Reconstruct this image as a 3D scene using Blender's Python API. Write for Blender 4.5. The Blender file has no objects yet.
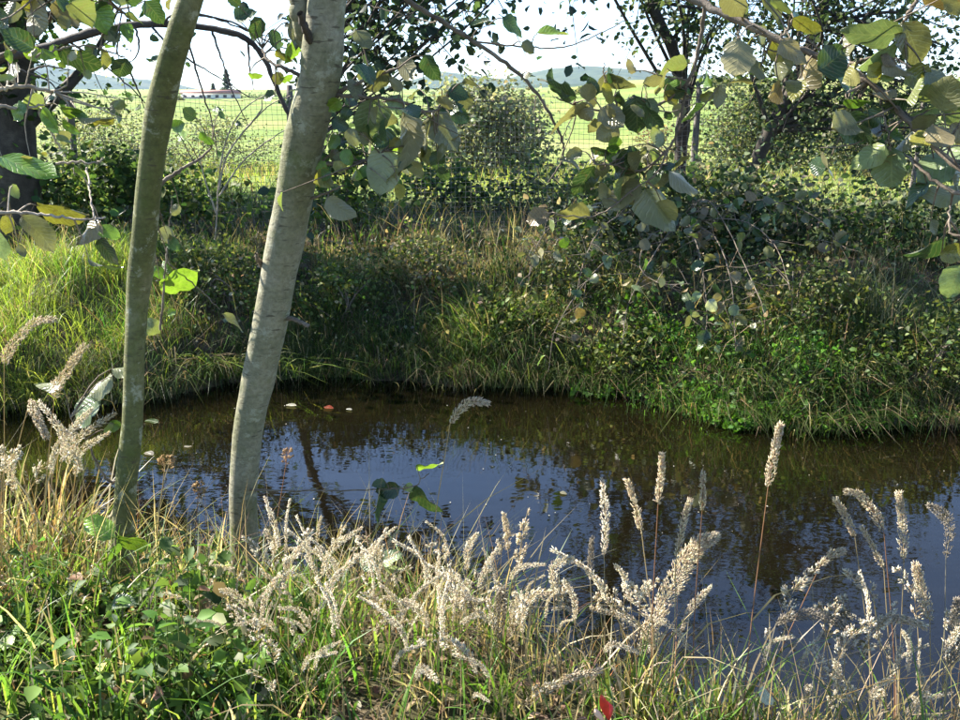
import bpy, math, random
import numpy as np
from mathutils import Vector, Matrix

R = math.radians
rng = np.random.default_rng(7)
random.seed(7)
sc = bpy.context.scene
COL = sc.collection

# ---------------------------------------------------------------- camera
CAM = np.array([0.0, 0.0, 1.5]); PITCH = R(15.9); FPX = 933.0
cd = bpy.data.cameras.new('camera'); cam = bpy.data.objects.new('camera', cd); COL.objects.link(cam)
cam.location = CAM; cam.rotation_euler = (R(90) - PITCH, 0, 0)
cd.sensor_width = 36; cd.lens = 36 * FPX / 960; cd.clip_start = 0.05; cd.clip_end = 20000
sc.camera = cam

# ---------------------------------------------------------------- sky, sun, exposure
SUN_AZ = -65.0      # degrees from straight ahead (+y) towards +x
SUN_EL = 40.0
w = bpy.data.worlds.new('World'); sc.world = w; w.use_nodes = True
wn = w.node_tree.nodes; wl = w.node_tree.links
wn.clear()
wo = wn.new('ShaderNodeOutputWorld'); bg = wn.new('ShaderNodeBackground')
sky = wn.new('ShaderNodeTexSky'); sky.sky_type = 'NISHITA'; sky.sun_disc = False
sky.sun_elevation = R(SUN_EL); sky.sun_rotation = R(SUN_AZ)
sky.air_density = 1.0; sky.dust_density = 0.3; sky.ozone_density = 3.0; sky.altitude = 2600
bg.inputs['Strength'].default_value = 0.085
wl.new(sky.outputs[0], bg.inputs[0]); wl.new(bg.outputs[0], wo.inputs[0])
sd = bpy.data.lights.new('sun', 'SUN'); sun = bpy.data.objects.new('sun', sd); COL.objects.link(sun)
sd.energy = 5.0; sd.angle = R(0.53); sd.color = (1.0, 0.94, 0.84)
SDIR = Vector((math.sin(R(SUN_AZ)) * math.cos(R(SUN_EL)), math.cos(R(SUN_AZ)) * math.cos(R(SUN_EL)), math.sin(R(SUN_EL))))
sun.rotation_euler = SDIR.to_track_quat('Z', 'Y').to_euler(); sun.location = (-20, 10, 30)
sc.view_settings.view_transform = 'Standard'; sc.view_settings.look = 'None'
sc.view_settings.gamma = 1.0; sc.view_settings.use_curve_mapping = False
sc.view_settings.exposure = 2.1
sc.cycles.max_bounces = 6; sc.cycles.diffuse_bounces = 3; sc.cycles.glossy_bounces = 3
sc.cycles.transmission_bounces = 4; sc.cycles.transparent_max_bounces = 8; sc.cycles.volume_bounces = 0
sc.cycles.sample_clamp_indirect = 6.0
sc.cycles.use_denoising = True

# ---------------------------------------------------------------- helpers
def P(px, py, Y):
    """world point that stands at depth Y on the line of sight of a photo pixel"""
    u = (px - 480) / FPX; v = -(py - 360) / FPX
    d = np.array([u, math.cos(PITCH) + v * math.sin(PITCH), -math.sin(PITCH) + v * math.cos(PITCH)])
    return CAM + d * (Y / d[1])
def PZ(px, py, z):
    u = (px - 480) / FPX; v = -(py - 360) / FPX
    d = np.array([u, math.cos(PITCH) + v * math.sin(PITCH), -math.sin(PITCH) + v * math.cos(PITCH)])
    return CAM + d * ((z - CAM[2]) / d[2])
def mpp(Y): return Y / FPX * 1.03      # metres per pixel at depth Y

def mk(name, V, F, mat, parent=None, col=None, smooth=True, uv=None):
    """one mesh object from numpy verts and a list of face arrays (each n x 3 or n x 4)"""
    me = bpy.data.meshes.new(name)
    V = np.asarray(V, dtype=np.float32)
    F = [np.asarray(f, dtype=np.int32) for f in (F if isinstance(F, list) else [F]) if len(f)]
    me.vertices.add(len(V)); me.vertices.foreach_set('co', V.ravel())
    loops = np.concatenate([f.ravel() for f in F])
    tot = np.concatenate([np.full(len(f), f.shape[1], np.int32) for f in F])
    st = np.concatenate([[0], np.cumsum(tot)[:-1]]).astype(np.int32)
    me.loops.add(len(loops)); me.loops.foreach_set('vertex_index', loops)
    me.polygons.add(len(tot)); me.polygons.foreach_set('loop_start', st); me.polygons.foreach_set('loop_total', tot)
    if smooth: me.polygons.foreach_set('use_smooth', np.ones(len(tot), bool))
    if col is not None:
        c = np.ones((len(V), 4), np.float32); c[:, :3] = col
        a = me.color_attributes.new('col', 'FLOAT_COLOR', 'POINT'); a.data.foreach_set('color', c.ravel())
    if uv is not None:
        l = me.uv_layers.new(name='UVMap'); l.data.foreach_set('uv', np.asarray(uv, np.float32)[loops].ravel())
    me.update(); me.validate()
    me.materials.append(mat)
    o = bpy.data.objects.new(name, me); COL.objects.link(o)
    if parent is not None: o.parent = parent
    return o
def tag(o, label, cat, group=None, kind=None):
    o['label'] = label
    if cat: o['category'] = cat
    if group: o['group'] = group
    if kind: o['kind'] = kind
    return o
def thing(name, label, cat, group=None):
    o = bpy.data.objects.new(name, None); COL.objects.link(o); o.empty_display_size = 0.1
    return tag(o, label, cat, group)

def smooth_path(pts, n):
    """Catmull-Rom through pts (k x c), n samples"""
    p = np.asarray(pts, float)
    if len(p) < 3:
        t = np.linspace(0, 1, n)[:, None]; return p[0] * (1 - t) + p[-1] * t
    q = np.vstack([2 * p[0] - p[1], p, 2 * p[-1] - p[-2]])
    s = np.linspace(0, len(p) - 1 - 1e-6, n); i = s.astype(int); t = (s - i)[:, None]
    a, b, c, d = q[i], q[i + 1], q[i + 2], q[i + 3]
    return 0.5 * (2 * b + (c - a) * t + (2 * a - 5 * b + 4 * c - d) * t ** 2 + (3 * b - a - 3 * c + d) * t ** 3)
def tube(path, rad, sides=6, wob=0.0):
    """verts, quads of a tapered tube along a path"""
    p = np.asarray(path, float); n = len(p); rad = np.broadcast_to(np.asarray(rad, float), (n,))
    T = np.gradient(p, axis=0); T /= np.linalg.norm(T, axis=1)[:, None] + 1e-9
    ref = np.array([0.31, 0.92, 0.23]) if abs(T[:, 1]).mean() < 0.8 else np.array([0.9, 0.1, 0.4])
    A = np.cross(T, ref); A /= np.linalg.norm(A, axis=1)[:, None] + 1e-9; B = np.cross(T, A)
    th = np.linspace(0, 2 * math.pi, sides, endpoint=False)
    r = rad[:, None] * (1 + wob * rng.standard_normal((n, sides)))
    V = p[:, None, :] + r[..., None] * (np.cos(th)[None, :, None] * A[:, None, :] + np.sin(th)[None, :, None] * B[:, None, :])
    V = V.reshape(-1, 3)
    i = np.arange(n - 1)[:, None] * sides; j = np.arange(sides)[None, :]; k = (j + 1) % sides
    F = np.stack([i + j, i + k, i + sides + k, i + sides + j], -1).reshape(-1, 4)
    return V, F
class Acc:
    """collects pieces of ONE part"""
    def __init__(s): s.V = []; s.F = []; s.C = []; s.n = 0
    def add(s, V, F, c=None):
        V = np.asarray(V); 
        for f in (F if isinstance(F, list) else [F]):
            if len(f): s.F.append(np.asarray(f) + s.n)
        s.V.append(V); s.n += len(V)
        if c is not None: s.C.append(np.broadcast_to(np.asarray(c, float), (len(V), 3)))
    def build(s, name, mat, parent=None, smooth=True):
        V = np.concatenate(s.V); q = [f for f in s.F if f.shape[1] == 4]; t = [f for f in s.F if f.shape[1] == 3]
        F = ([np.concatenate(q)] if q else []) + ([np.concatenate(t)] if t else [])
        return mk(name, V, F, mat, parent, np.concatenate(s.C) if s.C else None, smooth)

def norm(a): return a / (np.linalg.norm(a, axis=-1, keepdims=True) + 1e-9)
def vnoise(x, y, sc_=1.0, seed=0):
    """cheap smooth value noise, 0..1"""
    r = np.random.default_rng(seed).random((64, 64))
    x = np.asarray(x) * sc_ + 100; y = np.asarray(y) * sc_ + 100
    i = np.floor(x).astype(int); j = np.floor(y).astype(int); fx = x - i; fy = y - j
    fx = fx * fx * (3 - 2 * fx); fy = fy * fy * (3 - 2 * fy)
    g = lambda a, b: r[a % 64, b % 64]
    return (g(i, j) * (1 - fx) + g(i + 1, j) * fx) * (1 - fy) + (g(i, j + 1) * (1 - fx) + g(i + 1, j + 1) * fx) * fy

# blades ------------------------------------------------------------
def blades(base, h, wid, lean, bend, col, segs=3):
    """base n x 3, h, wid n, lean n x 2 (horizontal offset at tip / h), bend n (droop). -> V, F, C"""
    n = len(base); ts = np.linspace(0, 1, segs + 1)
    ang = rng.random(n) * math.pi * 2
    side = np.stack([np.cos(ang), np.sin(ang), np.zeros(n)], 1)
    rows = []; C = []
    for k, t in enumerate(ts):
        off = np.zeros((n, 3)); off[:, :2] = lean * (h * (t ** 1.8))[:, None] if np.ndim(t) else lean * (h * t ** 1.8)[:, None]
        off[:, 2] = h * (t - bend * t ** 2.5)
        c = base + off
        if k < segs:
            ww = (wid * (1 - 0.75 * t) * (0.75 + 0.5 * min(1, 3 * t)))[:, None] * 0.5
            rows += [c - side * ww, c + side * ww]; C += [col, col]
        else: rows.append(c); C.append(col)
    V = np.stack(rows, 1); m = V.shape[1]; C = np.stack(C, 1)
    o = np.arange(n)[:, None] * m
    q = np.concatenate([o + np.array([[2 * k, 2 * k + 1, 2 * k + 3, 2 * k + 2]]) for k in range(segs - 1)], 0)
    t3 = o + np.array([[2 * segs - 2, 2 * segs - 1, 2 * segs]])
    return V.reshape(-1, 3), [q, t3], C.reshape(-1, 3)

LT = np.array([[0, 0, 0], [.33, .34, .10], [.33, -.34, .10], [.70, .27, .08], [.70, -.27, .08], [1, 0, -.10], [.35, 0, 0], [.7, 0, -.02]])
LF4 = np.array([[6, 7, 3, 1], [6, 2, 4, 7]]); LF3 = np.array([[0, 6, 1], [0, 2, 6], [7, 5, 3], [7, 4, 5]])
def leaf_cloud(pts, size, col, droop=0.25, up=0.45, aspect=1.0):
    """many small leaves: pts n x 3, size n"""
    n = len(pts)
    d = rng.standard_normal((n, 3)); d[:, 2] = d[:, 2] * 0.6 - droop; d = norm(d)
    u = rng.standard_normal((n, 3)) * 0.75; u[:, 2] += up
    s = norm(np.cross(d, u)); u = np.cross(s, d)
    T = LT[None] * size[:, None, None]
    V = pts[:, None] + T[..., 0:1] * d[:, None] + aspect * T[..., 1:2] * s[:, None] + T[..., 2:3] * u[:, None]
    o = np.arange(n)[:, None, None] * 8
    return V.reshape(-1, 3), [(o + LF4).reshape(-1, 4), (o + LF3).reshape(-1, 3)], np.repeat(col, 8, axis=0)
def colmix(n, cols, wts, var=0.25):
    c = np.asarray(cols, float)[rng.choice(len(cols), n, p=np.asarray(wts, float) / sum(wts))]
    return np.clip(c * (1 + var * rng.standard_normal((n, 1))) * (1 + 0.08 * rng.standard_normal((n, 3))), 0.004, 0.9)

# ---------------------------------------------------------------- materials
def newmat(name):
    m = bpy.data.materials.new(name); m.use_nodes = True; nt = m.node_tree; nt.nodes.clear()
    out = nt.nodes.new('ShaderNodeOutputMaterial'); return m, nt, out
def N(nt, t, **kw):
    n = nt.nodes.new(t)
    for k, v in kw.items():
        if k in n.inputs.keys() if hasattr(n.inputs, 'keys') else False: n.inputs[k].default_value = v
        else: setattr(n, k, v)
    return n
def ramp(nt, fac, stops):
    r = nt.nodes.new('ShaderNodeValToRGB'); e = r.color_ramp.elements
    while len(e) < len(stops): e.new(0.5)
    for el, (p, c) in zip(e, stops): el.position = p; el.color = (*c, 1)
    nt.links.new(fac, r.inputs[0]); return r.outputs[0]
def mixc(nt, fac, a, b, mode='MIX'):
    m = nt.nodes.new('ShaderNodeMix'); m.data_type = 'RGBA'; m.blend_type = mode
    for s, v in ((m.inputs[0], fac), (m.inputs[6], a), (m.inputs[7], b)):
        if hasattr(v, 'is_linked') or hasattr(v, 'links'): nt.links.new(v, s)
        elif isinstance(v, tuple): s.default_value = (*v, 1)
        else: s.default_value = v
    return m.outputs[2]
def noise(nt, coord, scale, detail=4, rough=0.6, vec_scale=None):
    n = nt.nodes.new('ShaderNodeTexNoise'); n.inputs['Scale'].default_value = scale
    n.inputs['Detail'].default_value = detail; n.inputs['Roughness'].default_value = rough
    if vec_scale:
        mp = nt.nodes.new('ShaderNodeMapping'); mp.inputs['Scale'].default_value = vec_scale
        nt.links.new(coord, mp.inputs[0]); coord = mp.outputs[0]
    nt.links.new(coord, n.inputs['Vector']); return n.outputs[0]
def thin_leaf(nt, out, col, trans=0.35, rough=0.45, spec=0.4, bump=None, tcol=None):
    p = N(nt, 'ShaderNodeBsdfPrincipled'); p.inputs['Roughness'].default_value = rough
    p.inputs['Specular IOR Level'].default_value = spec
    t = N(nt, 'ShaderNodeBsdfTranslucent'); mx = N(nt, 'ShaderNodeMixShader'); mx.inputs[0].default_value = trans
    nt.links.new(col, p.inputs['Base Color']); nt.links.new(tcol or col, t.inputs['Color'])
    if bump: nt.links.new(bump, p.inputs['Normal'])
    nt.links.new(p.outputs[0], mx.inputs[1]); nt.links.new(t.outputs[0], mx.inputs[2]); nt.links.new(mx.outputs[0], out.inputs[0])

def mat_vcol(name, trans=0.35, rough=0.5, spec=0.35, tyellow=1.3):
    m, nt, out = newmat(name)
    a = N(nt, 'ShaderNodeAttribute', attribute_name='col')
    tc = mixc(nt, 1.0, a.outputs['Color'], (tyellow * 1.05, tyellow, tyellow * 0.55), 'MULTIPLY')
    thin_leaf(nt, out, a.outputs['Color'], trans, rough, spec, None, tc); return m
M_GRASS = mat_vcol('grass_blade', 0.42, 0.45, 0.35, 1.5)
M_FOL = mat_vcol('small_leaf', 0.40, 0.55, 0.22, 1.45)
M_SEED = mat_vcol('seed_head', 0.40, 0.75, 0.15, 1.0)

def mat_bigleaf():
    m, nt, out = newmat('broad_leaf')
    oi = N(nt, 'ShaderNodeObjectInfo'); g = N(nt, 'ShaderNodeNewGeometry'); uv = N(nt, 'ShaderNodeTexCoord')
    sx = N(nt, 'ShaderNodeSeparateXYZ'); nt.links.new(uv.outputs['UV'], sx.inputs[0])
    # u across (-1..1 mapped 0..1), v along; side veins run obliquely from the midrib
    def math_(op, a, b=None):
        n = N(nt, 'ShaderNodeMath', operation=op)
        for s, v in zip(n.inputs, (a, b)):
            if v is None: continue
            if isinstance(v, (int, float)): s.default_value = v
            else: nt.links.new(v, s)
        return n.outputs[0]
    au = math_('ABSOLUTE', math_('SUBTRACT', sx.outputs[0], 0.5))
    ph = math_('SUBTRACT', sx.outputs[1], math_('MULTIPLY', au, 0.55))
    ph = math_('ADD', ph, math_('MULTIPLY', noise(nt, uv.outputs['Object'], 3.0, 2), 0.16))
    wv = math_('ABSOLUTE', math_('SINE', math_('MULTIPLY', ph, 27.0)))
    vein = math_('POWER', math_('SUBTRACT', 1.0, wv), 3.5)
    mid = math_('LESS_THAN', au, 0.018)
    vein = math_('MAXIMUM', vein, mid)
    nz = noise(nt, uv.outputs['Object'], 9.0, 7, 0.7)
    spots = ramp(nt, nz, [(0.3, (0.62, 0.62, 0.62)), (0.55, (1, 1, 1)), (0.75, (1.25, 1.2, 1.1))])
    col = mixc(nt, 1.0, oi.outputs['Color'], spots, 'MULTIPLY')
    col = mixc(nt, math_('MULTIPLY', vein, 0.16), col, (0.42, 0.42, 0.2))
    blot = noise(nt, uv.outputs['Object'], 4.5, 6, 0.7); blw = N(nt, 'ShaderNodeMapRange'); nt.links.new(blot, blw.inputs[0]); blw.inputs[1].default_value = 0.60; blw.inputs[2].default_value = 0.68; blw.inputs[4].default_value = 0.75
    col = mixc(nt, blw.outputs[0], col, (0.10, 0.06, 0.025))
    big = noise(nt, uv.outputs['Object'], 1.6, 3); col = mixc(nt, 0.8, col, ramp(nt, big, [(0.3, (0.65, 0.7, 0.7)), (0.7, (1.25, 1.2, 1.0))]), 'MULTIPLY')
    under = mixc(nt, 0.45, col, (0.30, 0.27, 0.15))
    colf = mixc(nt, g.outputs['Backfacing'], col, under)
    tc = mixc(nt, 1.0, colf, (1.2, 1.25, 0.6), 'MULTIPLY')
    b = N(nt, 'ShaderNodeBump'); b.inputs['Strength'].default_value = 0.45; b.inputs['Distance'].default_value = 0.003
    nt.links.new(math_('ADD', math_('MULTIPLY', vein, -1.0), math_('MULTIPLY', nz, 0.6)), b.inputs['Height'])
    thin_leaf(nt, out, colf, 0.28, 0.30, 0.65, b.outputs[0], tc); return m
M_LEAF = mat_bigleaf()

def mat_bark(name, c1, c2, c3, scale=9.0, rings=True, bump=0.5):
    m, nt, out = newmat(name)
    tc = N(nt, 'ShaderNodeTexCoord'); co = tc.outputs['Object']
    big = noise(nt, co, scale * 0.55, 5); fine = noise(nt, co, scale * 9, 5, 0.7); ring = noise(nt, co, scale * 1.3, 4, 0.65, (1, 1, 4))
    c = ramp(nt, big, [(0.3, c1), (0.52, c2), (0.72, c3)])
    c = mixc(nt, 0.7, c, ramp(nt, fine, [(0.3, (0.55, 0.55, 0.55)), (0.6, (1.15, 1.15, 1.15))]), 'MULTIPLY')
    c = mixc(nt, 0.28 if rings else 0.3, c, ramp(nt, ring, [(0.38, (0.5, 0.48, 0.45)), (0.5, (1, 1, 1)), (0.7, (1.25, 1.25, 1.2))]), 'MULTIPLY')
    if rings:
        li = noise(nt, co, 15, 6, 0.75); c = mixc(nt, ramp(nt, li, [(0.56, (0, 0, 0)), (0.64, (0.65, 0.65, 0.65))]), c, (0.36, 0.37, 0.28))
        mo = noise(nt, co, 6.5, 6, 0.7); c = mixc(nt, ramp(nt, mo, [(0.55, (0, 0, 0)), (0.70, (0.7, 0.7, 0.7))]), c, (0.085, 0.11, 0.025))
        le = noise(nt, co, 42, 2, 0.5, (0.45, 0.45, 2.6)); c = mixc(nt, ramp(nt, le, [(0.64, (0, 0, 0)), (0.69, (0.75, 0.75, 0.75))]), c, (0.06, 0.05, 0.035))
        sc_ = noise(nt, co, 5.0, 3, 0.6, (0.25, 0.25, 3.2)); c = mixc(nt, ramp(nt, sc_, [(0.70, (0, 0, 0)), (0.73, (0.6, 0.6, 0.6))]), c, (0.05, 0.042, 0.03))
    p = N(nt, 'ShaderNodeBsdfPrincipled'); p.inputs['Roughness'].default_value = 0.8; p.inputs['Specular IOR Level'].default_value = 0.25
    nt.links.new(c, p.inputs['Base Color'])
    ad = N(nt, 'ShaderNodeMath', operation='ADD'); nt.links.new(fine, ad.inputs[0]); nt.links.new(ring, ad.inputs[1])
    b = N(nt, 'ShaderNodeBump'); b.inputs['Strength'].default_value = bump; b.inputs['Distance'].default_value = 0.006
    nt.links.new(ad.outputs[0], b.inputs['Height']); nt.links.new(b.outputs[0], p.inputs['Normal'])
    nt.links.new(p.outputs[0], out.inputs[0]); return m
M_BARK = mat_bark('grey_green_bark', (0.14, 0.145, 0.075), (0.22, 0.21, 0.14), (0.30, 0.28, 0.215))
M_BARKG = mat_bark('mossy_bark', (0.075, 0.085, 0.028), (0.125, 0.13, 0.05), (0.2, 0.19, 0.11))
M_TWIG = mat_bark('twig_bark', (0.09, 0.07, 0.05), (0.17, 0.135, 0.10), (0.28, 0.24, 0.19), 25.0, False)
M_DTWIG = mat_bark('dark_twig_bark', (0.03, 0.025, 0.02), (0.06, 0.05, 0.04), (0.10, 0.085, 0.07), 14.0, False)
M_PTWIG = mat_bark('pale_twig_bark', (0.25, 0.2, 0.15), (0.38, 0.32, 0.25), (0.5, 0.44, 0.36), 25.0, False)

def mat_simple(name, c, rough=0.7, var=0.3, scale=30, metal=0.0):
    m, nt, out = newmat(name); tc = N(nt, 'ShaderNodeTexCoord')
    nz = noise(nt, tc.outputs['Object'], scale, 5)
    k = ramp(nt, nz, [(0.3, tuple(x * (1 - var) for x in c)), (0.7, tuple(min(1, x * (1 + var)) for x in c))])
    p = N(nt, 'ShaderNodeBsdfPrincipled'); p.inputs['Roughness'].default_value = rough; p.inputs['Metallic'].default_value = metal
    nt.links.new(k, p.inputs['Base Color']); nt.links.new(p.outputs[0], out.inputs[0]); return m

# ---------------------------------------------------------------- terrain
WATER = -0.5
fp = [(-60, 418), (0, 412), (60, 404), (150, 398), (230, 386), (300, 378), (400, 381), (500, 386), (600, 392), (650, 406), (700, 416), (780, 426), (860, 430), (920, 431), (960, 429), (1020, 427)]
npx = [(-60, 575), (0, 575), (100, 585), (200, 590), (300, 600), (400, 615), (500, 640), (600, 690), (700, 725), (800, 742), (900, 748), (1020, 752)]
FS = np.array([PZ(a, b, WATER)[:2] for a, b in fp]); NS = np.array([PZ(a, b, WATER)[:2] for a, b in npx])
def yfar(x): return 0.22 * (vnoise(np.asarray(x, float), np.zeros_like(np.asarray(x, float)), 1.9, 71) - 0.5) + 0.10 * (vnoise(np.asarray(x, float), np.zeros_like(np.asarray(x, float)), 5.0, 72) - 0.5) + np.interp(x, np.r_[-40, FS[:, 0], 40], np.r_[FS[0, 1] - 3, FS[:, 1], FS[-1, 1] + 2])
def ynear(x): return np.interp(x, np.r_[-40, NS[:, 0], 40], np.r_[NS[0, 1] - 4, NS[:, 1], NS[-1, 1] + 1])
def sst(t): t = np.clip(t, 0, 1); return t * t * (3 - 2 * t)
def H(x, y):
    x = np.asarray(x, float); y = np.asarray(y, float)
    a = y - ynear(x); b = yfar(x) - y                 # >0 inside the channel
    near = np.where(a < 0, WATER + 0.5 * sst(-a / 1.1) + 0.03, WATER - 0.45 * sst(a / 0.5))
    prof = 0.34 * sst(-b / 0.35) + 0.33 * sst((-b - 0.2) / 1.5)
    far = np.where(b < 0, WATER + prof, WATER - 0.45 * sst(b / 0.45))
    mid = np.maximum(near, far)
    z = np.where(y < 0.5 * (ynear(x) + yfar(x)), near, far)
    z = np.where((a > 0) & (b > 0), mid, z)
    amp = np.where((a < -0.1) | (b < -0.1), 1, 0.3)
    z = z + amp * (0.10 * (vnoise(x, y, 1.3, 1) - 0.5) + 0.05 * (vnoise(x, y, 4.0, 2) - 0.5))
    z = z + np.where(b < -0.05, 1, 0) * np.where(y < 9, 1, 0) * sst((-b) / 0.5) * 0.30 * (vnoise(x, y, 1.9, 81) - 0.5)
    # beyond the fence the fields fall a little, then roll up into the distance, more on the right
    yy = np.maximum(y - 13, 0)
    z = z - 0.35 * sst(yy / 12)
    z = z + np.where(y > 13, 1, 0) * (sst((y - 28) / 130) * (0.5 + 3.4 * sst((x / np.maximum(y, 1) + 0.05) / 0.25)) + 0.25 * (vnoise(x, y, 0.07, 5) - 0.5) * sst(yy / 30) * 3)
    z = z + sst((y - 170) / 900) * 6
    return z
def axis(lo, hi, step, far, k):
    a = list(np.arange(lo, hi + 1e-6, step)); s = step
    while a[-1] < far: s *= k; a.append(a[-1] + s)
    return a
xa = axis(0, 9, 0.09, 4200, 1.16); xs = np.array([-v for v in xa[:0:-1]] + xa)
ys = np.array([-v for v in axis(0.09, 1.0, 0.3, 120, 1.4)[::-1]] + axis(0, 13.5, 0.08, 4200, 1.07))
X, Yg = np.meshgrid(xs, ys); Z = H(X, Yg)
nx, ny = len(xs), len(ys)
V = np.stack([X, Yg, Z], -1).reshape(-1, 3)
ii = (np.arange(ny - 1)[:, None] * nx + np.arange(nx - 1)[None]).ravel()
Fg = np.stack([ii, ii + 1, ii + nx + 1, ii + nx], 1)
def mat_ground():
    m, nt, out = newmat('soil_and_pasture'); g = N(nt, 'ShaderNodeNewGeometry'); co = g.outputs['Position']
    s = N(nt, 'ShaderNodeSeparateXYZ'); nt.links.new(co, s.inputs[0])
    n1 = noise(nt, co, 9, 8, 0.7); n2 = noise(nt, co, 1.2, 4); n3 = noise(nt, co, 0.045, 5, 0.55); n4 = noise(nt, co, 1.8, 6, 0.75)
    soil = ramp(nt, n1, [(0.3, (0.03, 0.022, 0.014)), (0.5, (0.075, 0.055, 0.035)), (0.62, (0.14, 0.11, 0.075)), (0.75, (0.24, 0.2, 0.15))])
    soil = mixc(nt, ramp(nt, n2, [(0.42, (0, 0, 0)), (0.62, (0.8, 0.8, 0.8))]), soil, (0.06, 0.09, 0.022))
    past = ramp(nt, n3, [(0.32, (0.12, 0.20, 0.05)), (0.5, (0.185, 0.235, 0.065)), (0.66, (0.28, 0.28, 0.11))])
    past = mixc(nt, 0.75, past, ramp(nt, n4, [(0.3, (0.6, 0.65, 0.55)), (0.5, (1, 1, 1)), (0.7, (1.15, 1.1, 1.0))]), 'MULTIPLY')
    ad = N(nt, 'ShaderNodeMath', operation='MULTIPLY_ADD'); nt.links.new(n2, ad.inputs[0]); ad.inputs[1].default_value = 2.5; nt.links.new(s.outputs[1], ad.inputs[2])
    mr = N(nt, 'ShaderNodeMapRange'); nt.links.new(ad.outputs[0], mr.inputs[0]); mr.inputs[1].default_value = 12.3; mr.inputs[2].default_value = 14.0
    c = mixc(nt, mr.outputs[0], soil, past)
    p = N(nt, 'ShaderNodeBsdfPrincipled'); p.inputs['Roughness'].default_value = 0.95; p.inputs['Specular IOR Level'].default_value = 0.1
    nt.links.new(c, p.inputs['Base Color'])
    b = N(nt, 'ShaderNodeBump'); b.inputs['Strength'].default_value = 0.8; b.inputs['Distance'].default_value = 0.04
    nt.links.new(n1, b.inputs['Height']); nt.links.new(b.outputs[0], p.inputs['Normal']); nt.links.new(p.outputs[0], out.inputs[0]); return m
ground = mk('ground', V, Fg, mat_ground()); ground['kind'] = 'structure'

# water: only the channel, a little wider than the shorelines so the banks cut it
def mat_water():
    m, nt, out = newmat('murky_stream_water'); g = N(nt, 'ShaderNodeNewGeometry'); co = g.outputs['Position']
    n1 = noise(nt, co, 1.1, 3); n2 = noise(nt, co, 3.0, 3, 0.5, (1, 1.6, 1)); n3 = noise(nt, co, 16, 3, 0.5, (0.7, 1.5, 1))
    c = ramp(nt, n1, [(0.3, (0.0028, 0.0022, 0.001)), (0.7, (0.006, 0.0047, 0.002))])
    p = N(nt, 'ShaderNodeBsdfPrincipled'); p.inputs['Roughness'].default_value = 0.02; p.inputs['IOR'].default_value = 1.6
    nt.links.new(c, p.inputs['Base Color'])
    ad = N(nt, 'ShaderNodeMath', operation='MULTIPLY_ADD'); nt.links.new(n3, ad.inputs[0]); ad.inputs[1].default_value = 0.10; nt.links.new(n2, ad.inputs[2])
    b = N(nt, 'ShaderNodeBump'); b.inputs['Strength'].default_value = 0.022; b.inputs['Distance'].default_value = 0.1
    nt.links.new(ad.outputs[0], b.inputs['Height']); nt.links.new(b.outputs[0], p.inputs['Normal']); nt.links.new(p.outputs[0], out.inputs[0]); return m
wx = np.linspace(-14, 14, 80); ts = np.linspace(0, 1, 16)
WX, WT = np.meshgrid(wx, ts); WY = (ynear(WX) - 0.3) * (1 - WT) + (yfar(WX) + 0.4) * WT
V = np.stack([WX, WY, np.full_like(WX, WATER)], -1).reshape(-1, 3)
ii = (np.arange(15)[:, None] * 80 + np.arange(79)[None]).ravel()
water = mk('stream_water', V, np.stack([ii, ii + 1, ii + 81, ii + 80], 1), mat_water()); water['kind'] = 'structure'

# far hills ---------------------------------------------------------
def ridge(name, pts, dist, depth, mat, base=-40):
    """a ridge with depth: crest follows photo pixels at distance dist"""
    cr = np.array([P(a, b, dist) for a, b in pts])
    xs_ = np.linspace(cr[0, 0], cr[-1, 0], 220); cz = np.interp(xs_, cr[:, 0], cr[:, 2])
    cz = cz + (cz - base) * 0.10 * (vnoise(xs_, xs_ * 0, 14 / dist, 3) - 0.5) + (cz - base) * 0.04 * (vnoise(xs_, xs_ * 0, 60 / dist, 4) - 0.5)
    t = np.linspace(-1, 1, 25)
    XX, TT = np.meshgrid(xs_, t)
    prof = 1 - np.abs(TT) ** 1.3
    ZZ = base + (cz - base)[None] * (prof + 0.22 * prof * (1 - prof) * 4 * (vnoise(XX, TT * depth, 9 / dist, 6) - 0.5))
    YY = dist + TT * depth + 0 * XX
    V = np.stack([XX, YY, ZZ], -1).reshape(-1, 3); m_ = len(xs_)
    i_ = (np.arange(24)[:, None] * m_ + np.arange(m_ - 1)[None]).ravel()
    o = mk(name, V, np.stack([i_, i_ + 1, i_ + m_ + 1, i_ + m_], 1), mat); o['kind'] = 'structure'; return o
def mat_hill():
    m, nt, out = newmat('forested_hill'); g = N(nt, 'ShaderNodeNewGeometry')
    n = noise(nt, g.outputs['Position'], 0.012, 8, 0.7)
    c = ramp(nt, n, [(0.35, (0.03, 0.05, 0.03)), (0.52, (0.06, 0.085, 0.04)), (0.68, (0.13, 0.14, 0.07))])
    p = N(nt, 'ShaderNodeBsdfPrincipled'); p.inputs['Roughness'].default_value = 1; p.inputs['Specular IOR Level'].default_value = 0
    nt.links.new(c, p.inputs['Base Color']); nt.links.new(p.outputs[0], out.inputs[0]); return m
MH = mat_hill()
ridge('hills', [(-500, 70), (-200, 60), (-60, 66), (20, 58), (60, 66), (110, 76), (160, 80), (200, 92), (260, 97), (330, 92), (400, 84), (440, 70), (500, 78), (550, 70), (590, 66), (640, 70), (700, 74), (760, 82), (840, 78), (960, 86), (1200, 80), (1500, 70)], 2900, 900, MH)
ridge('hills', [(-400, 84), (0, 88), (120, 92), (250, 100), (400, 92), (470, 84), (520, 86), (600, 84), (700, 86), (900, 90), (1400, 84)], 1700, 350, MH)

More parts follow.
